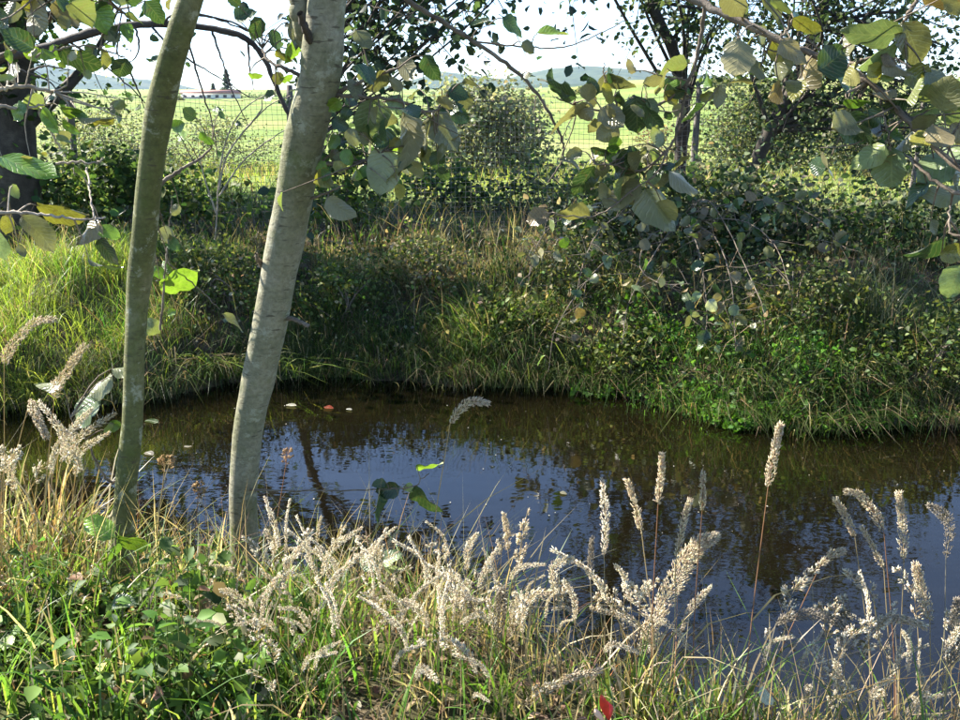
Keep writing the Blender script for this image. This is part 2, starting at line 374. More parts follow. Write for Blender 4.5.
# ---------------------------------------------------------------- fence beyond the far bank
FY = 9.6
def fence():
    root = thing('wire_fence', 'wire mesh fence with thin weathered posts along the edge of the sunny pasture', 'fence')
    a = Acc(); x0, x1 = -7.6, 7.6; hh = 1.3
    def bary(x): return FY + 0.10 * np.sin(x * 0.7), H(x, np.full_like(np.asarray(x, float), FY)) + 0.02
    for k in range(27):
        xs_ = np.linspace(x0, x1, 60); yb, zb = bary(xs_)
        z = zb + hh * k / 26 - 0.02 * np.abs(np.sin(xs_ * math.pi / 2.6)) * (k / 26) + 0.004 * rng.standard_normal(60)
        a.add(*tube(np.stack([xs_, yb, z], 1), 0.0022 if 0 < k < 26 else 0.0032, 3))
    for x in np.arange(x0, x1, 0.05):
        t = np.linspace(0, 1, 5); yb, zb = bary(np.full(5, x))
        a.add(*tube(np.stack([x + 0.006 * rng.standard_normal(5), yb, zb + hh * t], 1), 0.0018, 3))
    wm = a.build('wire_mesh', mat_simple('galvanised_wire', (0.16, 0.15, 0.14), 0.5, 0.3, 20, 0.3), root); wm['kind'] = 'stuff'
    mp = mat_simple('weathered_post_wood', (0.16, 0.14, 0.12), 0.9, 0.4, 25)
    for x in (-6.4, -4.1, -1.9, 2.17, 4.4, 6.6):
        t = np.linspace(0, 1, 8); yb, zb = bary(np.full(8, x))
        V_, F_ = tube(np.stack([x + 0.03 * t, yb + 0.03, zb - 0.2 + 1.62 * t], 1), 0.032 + 0.004 * rng.standard_normal(8), 7, 0.04)
        V_ = np.vstack([V_, V_[-7:].mean(0)]); n_ = len(V_)
        mk('post', V_, [F_, np.array([[n_ - 8 + j, n_ - 8 + (j + 1) % 7, n_ - 1] for j in range(7)])], mp, root)
fence()

# ---------------------------------------------------------------- grass (stuff)
G_GREEN = (0.06, 0.115, 0.022); G_BRIGHT = (0.11, 0.19, 0.03); G_OLIVE = (0.095, 0.11, 0.035); G_STRAW = (0.30, 0.25, 0.145); G_DRY = (0.17, 0.125, 0.075); G_DARK = (0.03, 0.06, 0.018)
def scatter(n, x0, x1, d0, d1, pw=1.0):
    """points on the far bank, d = metres behind the far waterline"""
    x = rng.uniform(x0, x1, n); d = d0 + (d1 - d0) * rng.random(n) ** pw; y = yfar(x) + d
    return x, y, d
def far_grass():
    a = Acc()
    # tussocks of the bank: blades fan out of each tuft
    nt_ = 1750; x, y, d = scatter(nt_, -5.2, 5.6, 0.0, 2.7, 1.15)
    pv = vnoise(x, y, 1.1, 11); pv2 = vnoise(x, y, 2.6, 12)
    keep = (rng.random(nt_) < 0.30 + 0.9 * pv2) & ~((x > 0.9) & (d > 0.9) & (rng.random(nt_) < 0.5)); x, y, d, pv, pv2 = x[keep], y[keep], d[keep], pv[keep], pv2[keep]; nt_ = len(x)
    th_ = (0.12 + 0.42 * rng.random(nt_) ** 1.7) * (0.55 + 0.8 * pv); th_ = np.where(d > 1.5, th_ * 0.7, th_); th_ = np.where((x < -2.1) & (d < 1.7), 0.3 + 0.25 * rng.random(nt_), th_)
    tc = colmix(nt_, [G_GREEN, G_BRIGHT, G_OLIVE, G_STRAW, G_DRY, G_DARK], [4, 2.0, 2.5, 1.2, 0.8, 3.0], 0.2)
    dry = colmix(nt_, [G_STRAW, G_DRY, G_OLIVE], [2, 1.2, 1.5]); brt = colmix(nt_, [(0.19, 0.29, 0.04), (0.26, 0.34, 0.06), G_BRIGHT], [3, 3, 0.8], 0.15)
    md = (pv2 > 0.58) & (d > 0.6) & (x > -2) & (rng.random(nt_) < 0.7); tc[md] = dry[md]
    mt = (d > 1.25) & (x > -2.2); th_ = np.where(mt, th_ * 0.65, th_); md = mt & (rng.random(nt_) < 0.75); tc[md] = 0.7 * dry[md]
    mb = (x < -2.5 + 0.3 * rng.standard_normal(nt_)) & (rng.random(nt_) < 0.9); tc[mb] = brt[mb]  # sunlight on the far-left tufts is put into these brighter colours
    k = rng.integers(0, nt_, 76000); n = len(k); tr_ = (0.03 + 0.09 * rng.random(nt_))[k]
    off = rng.standard_normal((n, 2)) * tr_[:, None]; bx = x[k] + off[:, 0]; by = y[k] + off[:, 1]
    bare = rng.random(n) < 0.18; bx[bare] += 0.3 * rng.standard_normal(bare.sum()); by[bare] += 0.3 * np.abs(rng.standard_normal(bare.sum()))
    col = tc[k] * (1 + 0.25 * rng.standard_normal((n, 1))); mix_ = rng.random(n) < 0.12; col[mix_] = colmix(n, [G_STRAW, G_DRY], [1, 1])[mix_]; col = np.clip(col, 0.01, 0.7)
    lean = off / (tr_[:, None] + 1e-3) * 0.26 + 0.22 * rng.standard_normal((n, 2)); lean[:, 1] -= 0.30 * np.exp(-np.maximum(d[k], 0) / 0.5)
    h = th_[k] * (0.45 + 0.65 * rng.random(n))
    a.add(*blades(np.stack([bx, by, np.maximum(H(bx, by), WATER) - 0.01], 1), h, 0.003 + 0.0035 * rng.random(n), lean, 0.2 + 0.6 * rng.random(n), col))
    # lip of long grass hanging over the water's edge
    n = 7000; x, y, d = scatter(n, -5.2, 5.6, -0.06, 0.28); kk = rng.random(n) < 0.1 + 1.1 * vnoise(x, y, 3.0, 18); x, y, d = x[kk], y[kk], d[kk]; n = len(x)
    h = 0.22 + 0.3 * rng.random(n) * (0.4 + vnoise(x, y, 2.0, 14))
    lean = np.stack([0.35 * rng.standard_normal(n), -0.75 - 0.35 * rng.random(n)], 1)
    col = colmix(n, [G_GREEN, G_OLIVE, G_DARK, G_STRAW, G_DRY], [3, 2, 2.5, 1.2, 0.9])
    a.add(*blades(np.stack([x, y, np.maximum(H(x, y), WATER)], 1), h, 0.0035 + 0.004 * rng.random(n), lean, 0.55 + 0.45 * rng.random(n), col))
    # thin straw-coloured flowering stems
    n = 1500; x, y, d = scatter(n, -4.5, 5.0, 0.2, 2.3)
    m_ = vnoise(x, y, 1.4, 15) > 0.45; x, y = x[m_], y[m_]; n = len(x)
    a.add(*blades(np.stack([x, y, H(x, y)], 1), 0.35 + 0.4 * rng.random(n), np.full(n, 0.004), 0.3 * rng.standard_normal((n, 2)), 0.1 + 0.25 * rng.random(n), colmix(n, [G_STRAW, G_DRY, (0.42, 0.35, 0.2)], [2, 1, 1])))
    o = a.build('bank_grass', M_GRASS)
    tag(o, 'tangled green and straw grass covering the far stream bank', 'grass', kind='stuff')
    # sparse grass of the shaded strip and the pasture edge at the fence
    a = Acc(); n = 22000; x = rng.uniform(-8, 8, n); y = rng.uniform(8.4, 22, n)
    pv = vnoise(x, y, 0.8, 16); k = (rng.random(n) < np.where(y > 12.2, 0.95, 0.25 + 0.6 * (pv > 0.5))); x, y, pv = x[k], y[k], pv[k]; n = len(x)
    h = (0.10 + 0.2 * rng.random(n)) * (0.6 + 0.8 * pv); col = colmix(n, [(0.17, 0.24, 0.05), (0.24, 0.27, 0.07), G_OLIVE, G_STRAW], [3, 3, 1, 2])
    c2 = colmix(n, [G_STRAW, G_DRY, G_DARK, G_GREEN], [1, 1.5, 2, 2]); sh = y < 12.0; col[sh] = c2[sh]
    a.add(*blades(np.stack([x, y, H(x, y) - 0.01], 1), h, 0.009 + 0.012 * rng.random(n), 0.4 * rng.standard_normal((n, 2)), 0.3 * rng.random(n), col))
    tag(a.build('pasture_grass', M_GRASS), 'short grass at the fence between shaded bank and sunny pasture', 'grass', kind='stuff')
far_grass()

def cress():
    n = 6500; x, y, d = scatter(n, 0.6, 2.9, -0.22, 0.75, 1.3)
    k = (vnoise(x, y, 3.2, 21) + 0.25 * rng.standard_normal(n) > 0.42 + 0.45 * np.clip(d, 0, 1) + 0.5 * np.clip(np.abs(x - 1.8) - 0.8, 0, 1)) & (d > -0.22 + 0.16 * np.abs(np.sin(x * 4))); x, y, d = x[k], y[k], d[k]; n = len(x)
    z = np.maximum(H(x, y), WATER) + 0.02 + 0.13 * rng.random(n) ** 0.9 * sst((d + 0.3) / 0.4)
    col = colmix(n, [(0.08, 0.20, 0.022), (0.12, 0.27, 0.03), (0.05, 0.12, 0.02)], [3, 2, 2], 0.2)
    a = Acc(); a.add(*leaf_cloud(np.stack([x, y, z], 1), 0.014 + 0.042 * rng.random(n) ** 1.6, col, 0.0, 0.9, 1.2))
    n = 1500; x, y, d = scatter(n, 0.95, 2.75, -0.1, 0.6)
    a.add(*blades(np.stack([x, y, np.maximum(H(x, y), WATER)], 1), 0.08 + 0.15 * rng.random(n), np.full(n, 0.004), 0.4 * rng.standard_normal((n, 2)), 0.2 * rng.random(n), colmix(n, [(0.06, 0.13, 0.02)], [1])))
    tag(a.build('watercress', M_FOL), 'bright green leafy watercress spreading over the right waterline', 'plants', kind='stuff')
    # broad-leaved weeds among the bank grass
    n = 17000; x, y, d = scatter(n, -4.6, 5.0, 0.0, 1.9)
    k = (vnoise(x, y, 1.7, 23) > 0.42) & (x > -2.1); x, y, d = x[k], y[k], d[k]; n = len(x)
    z = H(x, y) + 0.02 + 0.34 * rng.random(n) * (0.3 + vnoise(x, y, 3.3, 24))
    a = Acc(); a.add(*leaf_cloud(np.stack([x, y, z], 1), 0.012 + 0.035 * rng.random(n) ** 1.5, colmix(n, [G_GREEN, G_DARK, (0.13, 0.17, 0.06), G_OLIVE, (0.30, 0.28, 0.18)], [3, 2, 2, 1, 0.8]), 0.0, 0.8))
    tag(a.build('bank_weeds', M_FOL), 'small leaved weeds growing through the far bank grass', 'weeds', kind='stuff')
cress()

# ---------------------------------------------------------------- shrubs and far trees
def shrub(label, px, Y, wid, hgt, nleaf, lsize, cols, wts, nstem=14, base_z=None, stemmat=None, name='shrub', group=None, cat='shrub', gap=0.42, top=None, flat=0.6):
    """a lumpy bush whose base stands at depth Y under photo column px"""
    bx = P(px, 200, Y)[0]; bz = H(bx, Y) if base_z is None else base_z
    root = thing(name, label, cat, group)
    root.location = (bx, Y, bz)
    nc = max(10, int(nstem * 2.2)); th = rng.random(nc) * 2 * math.pi; rr = np.sqrt(rng.random(nc)); ph = rng.random(nc)
    env = np.sqrt(np.clip(1 - (ph * 0.92) ** 2, 0.05, 1))
    C_ = np.stack([0.5 * wid * rr * env * np.cos(th), 0.5 * wid * flat * rr * env * np.sin(th), hgt * (0.12 + 0.82 * ph)], 1)
    a = Acc()
    for c in C_[:nstem]:
        b0 = np.array([0.12 * wid * rng.standard_normal(), 0.05 * wid * rng.standard_normal(), -0.05])
        mid = (b0 + c) / 2 + np.array([0.05, 0.05, 0.10]) * wid * rng.standard_normal(3)
        p = smooth_path([b0, mid, c], 9); a.add(*tube(p, np.linspace(0.010, 0.003, 9) * (0.7 + 0.5 * hgt), 5))
    a.build('stems', stemmat or M_TWIG, root)
    k = rng.integers(0, nc, nleaf); sig = 0.17 * (wid * hgt) ** 0.5 * gap / 0.42
    pts = C_[k] + rng.standard_normal((nleaf, 3)) * sig * np.array([1, 0.8, 0.75])
    pts[:, 2] = np.abs(pts[:, 2])
    a = Acc(); a.add(*leaf_cloud(pts, lsize * (0.55 + 0.9 * rng.random(nleaf)), colmix(nleaf, cols, wts)))
    o = a.build('foliage', M_FOL, root); o['kind'] = 'stuff'
    return root
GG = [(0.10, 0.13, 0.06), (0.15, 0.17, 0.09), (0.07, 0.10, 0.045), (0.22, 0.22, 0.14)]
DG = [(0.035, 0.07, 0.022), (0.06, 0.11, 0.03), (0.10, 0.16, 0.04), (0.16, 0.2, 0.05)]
# beyond the fence
shrub('round grey green bush in the pasture at the centre, beyond the fence', 482, 17.5, 2.5, 1.6, 9000, 0.08, [(0.20, 0.225, 0.15), (0.28, 0.30, 0.21), (0.14, 0.165, 0.105)], [3, 3, 2], 26, gap=0.34)  # pale haze over this bush is put into its lightened leaf colours
shrub('broad grey green bush in the right pasture behind the slanting trunk', 770, 19, 2.9, 1.6, 14000, 0.065, GG, [3, 3, 2, 1.0], 26)
shrub('low pale bush in the right pasture, nearest the open green meadow', 862, 17.0, 2.0, 1.2, 10000, 0.058, GG, [2, 3, 2, 1.2], 20)
shrub('tall grey bush in the right pasture at the picture edge behind the big leaves', 935, 23, 3.2, 2.2, 3600, 0.07, GG, [3, 3, 2, 2], 12)
shrub('small tawny bush in the pasture just left of the speckled trunk', 655, 22, 1.2, 0.9, 1200, 0.06, [(0.25, 0.2, 0.12), (0.18, 0.15, 0.08)], [1, 1], 8)
shrub('scrubby bush in the left pasture seen between the two trunks', 215, 19, 2.8, 0.9, 5000, 0.045, GG, [3, 3, 2, 2], 10)
shrub('scrubby bush in the left pasture seen left of the slim trunk', 95, 18, 3.2, 1.25, 7000, 0.045, GG, [3, 3, 2, 2], 12)
# along the bank, this side of the fence
SB = 'thicket shrubs along the far bank'
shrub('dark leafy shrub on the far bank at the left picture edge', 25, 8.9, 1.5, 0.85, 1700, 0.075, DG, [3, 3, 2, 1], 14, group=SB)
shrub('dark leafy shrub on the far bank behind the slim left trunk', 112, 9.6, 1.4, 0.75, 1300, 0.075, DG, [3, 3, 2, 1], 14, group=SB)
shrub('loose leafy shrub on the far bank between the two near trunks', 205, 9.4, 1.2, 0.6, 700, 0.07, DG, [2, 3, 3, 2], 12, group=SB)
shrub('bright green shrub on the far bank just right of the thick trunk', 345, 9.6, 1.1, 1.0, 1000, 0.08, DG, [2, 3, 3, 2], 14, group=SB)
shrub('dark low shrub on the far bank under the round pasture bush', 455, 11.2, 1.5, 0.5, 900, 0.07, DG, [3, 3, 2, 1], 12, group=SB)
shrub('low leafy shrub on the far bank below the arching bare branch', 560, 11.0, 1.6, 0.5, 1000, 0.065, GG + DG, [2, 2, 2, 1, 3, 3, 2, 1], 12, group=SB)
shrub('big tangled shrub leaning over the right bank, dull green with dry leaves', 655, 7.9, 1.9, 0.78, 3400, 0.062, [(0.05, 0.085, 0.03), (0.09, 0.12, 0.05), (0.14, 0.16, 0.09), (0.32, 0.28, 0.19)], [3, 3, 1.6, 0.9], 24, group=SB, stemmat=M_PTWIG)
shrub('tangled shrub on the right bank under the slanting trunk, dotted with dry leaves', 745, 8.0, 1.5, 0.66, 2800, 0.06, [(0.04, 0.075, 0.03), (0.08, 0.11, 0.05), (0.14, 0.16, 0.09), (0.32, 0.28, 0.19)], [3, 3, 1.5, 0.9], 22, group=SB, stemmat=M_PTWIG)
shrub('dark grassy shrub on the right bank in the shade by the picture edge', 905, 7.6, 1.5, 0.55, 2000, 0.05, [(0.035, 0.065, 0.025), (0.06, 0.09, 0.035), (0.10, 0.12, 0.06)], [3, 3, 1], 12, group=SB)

BC = [(0.10, 0.135, 0.035), (0.16, 0.185, 0.055), (0.06, 0.085, 0.022), (0.34, 0.29, 0.17)]
for lab, px, d_, wd, hg, nl, wts in (('leafy weed bush overhanging the far waterline, right of the thick trunk', 345, 0.35, 0.8, 0.30, 800, [3, 1, 3, .3]), ('pale seedy weed bush on the sunlit middle of the far bank', 425, 0.9, 0.8, 0.34, 1000, [2, 3, 1, 2.5]), ('weed bush hanging over the water at the middle of the far bank', 515, 0.25, 0.8, 0.3, 900, [3, 2, 2, .8]), ('olive weed bush above the bend of the far bank', 592, 0.75, 0.8, 0.34, 900, [2, 3, 2, 1.2]), ('dark weed bush overhanging the waterline where the bank bends', 640, 0.2, 0.7, 0.34, 1200, [3, 1, 3, .3]), ('weed bush on the right bank above the watercress', 820, 0.7, 0.9, 0.45, 1400, [3, 1, 3, .4]), ('dark weed bush at the right end of the far waterline', 945, 0.3, 0.8, 0.4, 1200, [3, 0.5, 4, .2]), ('dark weed bush on the far bank seen between the two near trunks', 205, 0.8, 0.9, 0.42, 1300, [3, 1, 3, .6])):
    x_ = float(np.interp(px, [0, 1000], [0, 0])); Yb = 6.5
    for _ in range(4): Yb = float(yfar(P(px, 330, Yb)[0])) + d_
    shrub(lab, px, Yb, wd, hg, nl, 0.034, BC, wts, 12, name='weed_bush', group='weed bushes on the far bank', cat='weeds')

def tree(name, label, trunk, Y, r_px, crown, nleaf, lsize, cols, wts, bark, depth_jit=0.5, branches=26, seed=1, twig=None, ytop=None, sig=0.16):
    """trunk: photo pixels from the foot up, at depth Y; crown: list of (px, py, rx px, ry px) lobes"""
    g = np.random.default_rng(seed); root = thing(name, label, 'tree')
    m = mpp(Y); yy = np.linspace(Y, Y if ytop is None else ytop, len(trunk))
    pts = np.array([P(a, b, q) for (a, b), q in zip(trunk, yy)])
    foot = pts[0].copy(); foot[2] = min(H(foot[0], foot[1]) - 0.1, foot[2] - 0.05); 
    if foot[2] < pts[0][2]: pts = np.vstack([foot, pts])
    tp = smooth_path(pts, 26); tr = np.linspace(r_px[0], r_px[1], 26) * m
    V_, F_ = tube(tp, tr * (1 + 0.06 * g.standard_normal(26)), 10, 0.03); mk('trunk', V_, F_, bark, root)
    a = Acc(); ends = []
    lob = np.array(crown, float); area = lob[:, 2] * lob[:, 3]; pick = g.choice(len(lob), branches, p=area / area.sum())
    for k in pick:
        q = g.standard_normal(2); q /= max(1, np.linalg.norm(q)); cx, cy, rx, ry = lob[k]
        e = P(cx + rx * q[0], cy + ry * q[1], Y + depth_jit * g.standard_normal())
        s = tp[int(np.clip(10 + 14 * g.random(), 8, 25))]
        mid = (s * 0.5 + e * 0.5) + np.array([0.15, 0.2, 0.12]) * g.standard_normal(3) * np.linalg.norm(e - s) * 0.5
        pth = smooth_path([s, mid, e], 12); a.add(*tube(pth, np.linspace(tr[-1] * 0.5, 0.004, 12), 5))
        for _ in range(7):
            i = g.integers(3, 12); v = g.standard_normal(3) * 0.32; v[2] -= 0.05
            tw = smooth_path([pth[i], pth[i] + v * 0.5 + 0.04 * g.standard_normal(3), pth[i] + v], 6)
            a.add(*tube(tw, np.linspace(0.0055, 0.0025, 6), 3)); ends += [tw[3], tw[4], tw[5]]
    a.build('branches', twig or M_DTWIG, root)
    ends = np.array(ends); k = g.integers(0, len(ends), nleaf)
    pp = ends[k] + g.standard_normal((nleaf, 3)) * sig * 0.6
    b = Acc(); b.add(*leaf_cloud(pp, lsize * (0.6 + 0.8 * g.random(nleaf)), colmix(nleaf, cols, wts), 0.5))
    o = b.build('crown', M_FOL, root); o['kind'] = 'stuff'
    return root
SL = [(0.035, 0.06, 0.03), (0.06, 0.09, 0.04), (0.10, 0.13, 0.06)]
tree('alder_tree', 'speckled upright tree on the right far bank with small dark leaves',
     [(680, 215), (680, 165), (683, 125), (684, 90), (672, 48), (652, 5), (640, -60), (640, -200)], 10.0, (7, 4), [(690, 20, 70, 45), (640, -20, 60, 50), (720, -50, 90, 70), (650, -160, 110, 90)], 2600, 0.06, SL, [3, 3, 1], M_DTWIG, 0.5, 22, 3)
tree('alder_tree', 'slanting forked tree on the right far bank leaning towards the right edge',
     [(742, 215), (748, 182), (762, 148), (778, 115), (797, 80), (812, 40), (826, 0), (838, -50)], 9.0, (7.5, 4.5), [(800, 60, 70, 40), (880, 60, 75, 45), (930, 100, 60, 35), (840, 10, 110, 45), (770, 20, 50, 40), (900, -40, 110, 30)], 4300, 0.055, SL, [3, 3, 1], M_DTWIG, 0.5, 34, 4)
tree('dark_tree', 'thick dark trunk at the left picture edge on the far bank',
     [(18, 240), (16, 180), (14, 110), (12, 40), (10, -40), (0, -200)], 8.7, (22, 17), [(60, -30, 90, 40), (-60, -100, 100, 70), (-100, -60, 130, 60)], 3400, 0.07, DG[:3], [3, 3, 1], M_DTWIG, 0.7, 26, 5)  # crown out of view, lobes placed so their shade falls left of centre
tree('background_tree', 'small dark leaved tree behind the thick trunk, branches against the white sky',
     [(290, 235), (295, 190), (304, 140), (313, 90), (322, 40), (334, -30), (360, -120)], 8.0, (4.5, 2.5), [(390, 66, 30, 26), (430, 84, 18, 12), (470, -150, 100, 45), (570, -150, 110, 50)], 3400, 0.085, [(0.03, 0.055, 0.035), (0.05, 0.08, 0.04)], [1, 1], M_DTWIG, 0.5, 40, 6, sig=0.18)  # crown lobes above the frame added to shade the right bank

# unseen tree added left of the picture, shading the strip by the fence
tree('shade_tree', 'large unseen spreading tree added outside the left of the picture to shade the far bank', [(-190, 195), (-190, 100), (-180, 0), (-160, -110), (-130, -220)], 13.0, (20, 13), [(0, -190, 170, 70), (200, -215, 170, 70), (390, -235, 150, 60), (-180, -150, 170, 110), (90, -300, 220, 60)], 12000, 0.14, DG[:3], [3, 3, 1], M_DTWIG, 1.1, 60, 8, sig=0.34)

# ---------------------------------------------------------------- distant trees and a low farm building
def far_conifer(label, px, ytop, ybase, Y, wpx, seed):
    root = thing('conifer_tree', label, 'tree'); g = np.random.default_rng(seed); m = mpp(Y)
    b = P(px, ybase, Y); t = P(px, ytop, Y); hgt = t[2] - b[2]
    V_, F_ = tube(smooth_path([b, t], 6), np.linspace(0.02 * hgt, 0.004 * hgt, 6), 6); mk('trunk', V_, F_, M_DTWIG, root)
    n = 2600; q = g.random(n) ** 0.75; th = g.random(n) * 6.283; lay = 0.75 + 0.35 * np.sin(q * 40)
    r = (1.0 - q) ** 0.8 * 0.5 * wpx * m * lay * np.sqrt(g.random(n)) + 0.02
    pts = np.stack([b[0] + r * np.cos(th), b[1] + r * np.sin(th), b[2] + hgt * (0.08 + 0.92 * q)], 1)
    a = Acc(); a.add(*leaf_cloud(pts, 0.9 * m * (1 + g.random(n)), colmix(n, [(0.03, 0.06, 0.03), (0.05, 0.08, 0.04)], [1, 1]), 0.4))
    a.build('crown', M_FOL, root)['kind'] = 'stuff'
far_conifer('distant pointed conifer rising above the far tree line at left', 228, 70, 101, 260, 17, 31)
far_conifer('slim distant conifer just left of the taller pointed one', 214, 84, 101, 265, 7, 32)
def tree_line():
    a = Acc(); pts = []; sz = []
    for px in list(np.arange(150, 300, 3.5)) + list(np.arange(-40, 120, 6.0)):
        y0 = 101 if px > 140 else 100; hp = rng.uniform(5, 10) if px > 140 else rng.uniform(2, 5); Y = rng.uniform(250, 300); m = mpp(Y); b = P(px, y0, Y)
        n = 130; q = rng.standard_normal((n, 3)) * np.array([2.2, 2.2, 0.33 * hp]) * m; q[:, 2] = np.abs(q[:, 2]) + 0.2
        pts.append(b + q); sz.append(np.full(n, 1.3 * m))
    pts = np.concatenate(pts); sz = np.concatenate(sz); n = len(pts)
    a.add(*leaf_cloud(pts, sz, colmix(n, [(0.035, 0.065, 0.03), (0.06, 0.09, 0.04)], [1, 1])))
    tag(a.build('distant_wood', M_FOL), 'far dark tree line at the end of the left fields', 'wood', kind='stuff')
tree_line()
def far_bush(label, px, py, Y, wpx, hpx, cols, seed):
    root = thing('distant_bush', label, 'bush', 'bushes scattered on the far pasture'); m = mpp(Y); b = P(px, py, Y); b[2] = H(b[0], Y); g = np.random.default_rng(seed)
    a = Acc()
    for _ in range(6): 
        e = b + np.array([0.3 * wpx * g.standard_normal(), 0.2 * wpx * g.standard_normal(), 0.5 * hpx]) * m; a.add(*tube(smooth_path([b - [0, 0, .1], e], 4), np.linspace(.06, .02, 4), 4))
    a.build('stems', M_DTWIG, root)
    n = 900; q = norm(g.standard_normal((n, 3))) * (0.7 + 0.3 * g.random((n, 1))) * np.array([wpx / 2, wpx / 2, hpx]) * m; q[:, 2] = np.abs(q[:, 2])
    q *= (0.8 + 0.4 * vnoise(q[:, 0] + seed, q[:, 2], 6 / (wpx * m), seed))[:, None]
    a = Acc(); a.add(*leaf_cloud(b + q, np.full(n, 2.2 * m), colmix(n, cols, [1] * len(cols)))); a.build('foliage', M_FOL, root)['kind'] = 'stuff'
far_bush('pale rounded clump on the far pasture just right of the hazy bush', 524, 108, 70, 40, 16, GG[1:], 41)
far_bush('distant clump on the far pasture above the arching branch tip', 590, 92, 110, 34, 9, GG, 42)
far_bush('distant clump on the bright slope between the two right trunks', 722, 92, 100, 36, 9, GG, 43)
far_bush('distant clump on the left fields beside the low farm building', 172, 104, 150, 26, 6, GG, 44)
def farm():
    Y = 245; m = mpp(Y); b = P(212, 108, Y); b[2] = H(b[0], Y); root = thing('farm_building', 'low long white farm building with reddish roof across the left fields', 'building'); root.location = b
    L, D, h = 52 * m, 14 * m, 5.0 * m
    def box(name, x0, x1, y0, y1, z0, z1, mat, par):
        v = np.array([[x, y, z] for z in (z0, z1) for y in (y0, y1) for x in (x0, x1)])
        return mk(name, v, np.array([[0, 2, 3, 1], [4, 5, 7, 6], [0, 1, 5, 4], [2, 6, 7, 3], [0, 4, 6, 2], [1, 3, 7, 5]]), mat, par, smooth=False)
    box('wall', -L / 2, L / 2, -D / 2, D / 2, -0.3, h, mat_simple('white_render', (0.72, 0.7, 0.68), 0.8, 0.1, 1), root)
    v = np.array([[-L / 2 - .4, -D / 2 - .4, h + .01], [L / 2 + .4, -D / 2 - .4, h + .01], [L / 2 + .4, D / 2 + .4, h + .01], [-L / 2 - .4, D / 2 + .4, h + .01], [-L / 2 - .4, 0, h + 3.2 * m], [L / 2 + .4, 0, h + 3.2 * m]])
    mk('roof', v, [np.array([[0, 1, 5, 4], [2, 3, 4, 5], [3, 2, 1, 0]]), np.array([[0, 4, 3], [1, 2, 5]])], mat_simple('pinkish_roof', (0.42, 0.2, 0.16), 0.8, 0.2, 1), root, smooth=False)
    mg = mat_simple('dark_opening', (0.05, 0.05, 0.06), 0.4, 0.2, 1)
    for i in range(7):
        x = -L / 2 + (i + 0.5) * L / 7; box('window', x - L * 0.03, x + L * 0.03, -D / 2 - 0.06, -D / 2 - 0.01, h * 0.25, h * 0.75, mg, root)
farm()

# ---------------------------------------------------------------- broad leaves (one object per leaf)
def leaf_mesh(k, seed):
    g = np.random.default_rng(seed)
    nv, nu = 10, 7; vs = np.linspace(0, 1, nv); us = np.linspace(-1, 1, nu)
    fold = g.uniform(-0.05, 0.45); curl = g.uniform(-0.12, 0.42); wave = g.uniform(0.015, 0.06); tw = g.uniform(-0.6, 0.6); asym = g.uniform(-0.05, 0.05); wk = g.uniform(0.85, 1.2); shp = g.uniform(0.7, 0.95); ph = g.random() * 6
    V_ = []; uv = []
    for v in vs:
        wd = 0.385 * (math.sin(math.pi * min(1, v ** shp)) ** 0.52) * (1 - 0.10 * v) + (0.004 if v in (0, 1) else 0)
        wd *= wk * (1 + 0.05 * math.sin(v * 21 + ph) + 0.04 * g.standard_normal())
        for u in us:
            x = v - 0.06 * abs(u) * v; y = u * wd * (1 + asym * np.sign(u)) + 0.05 * math.sin(2.5 * v + ph); z = fold * abs(y) - curl * v * v + wave * math.sin(9 * v + ph + 2 * u) * abs(u) + tw * y * (v - 0.3)
            V_.append((x, y, z)); uv.append((0.5 + 0.5 * u, v))
    i_ = np.array([[a * nu + b, (a + 1) * nu + b, (a + 1) * nu + b + 1, a * nu + b + 1] for a in range(nv - 1) for b in range(nu - 1)])
    o = mk('leaf', np.array(V_), i_, M_LEAF, uv=np.array(uv)); me = o.data; bpy.data.objects.remove(o); return me
LEAVES = [leaf_mesh(i, 100 + i) for i in range(20)]
LC = {'g': (0.10, 0.20, 0.03), 'd': (0.035, 0.075, 0.028), 'y': (0.22, 0.215, 0.045), 'o': (0.145, 0.145, 0.075), 'p': (0.17, 0.23, 0.12), 'b': (0.17, 0.12, 0.06), 'l': (0.20, 0.33, 0.04), 'w': (0.55, 0.58, 0.46)}  # leaf tones; dark d partly paints in shade, pale w made for sun glint
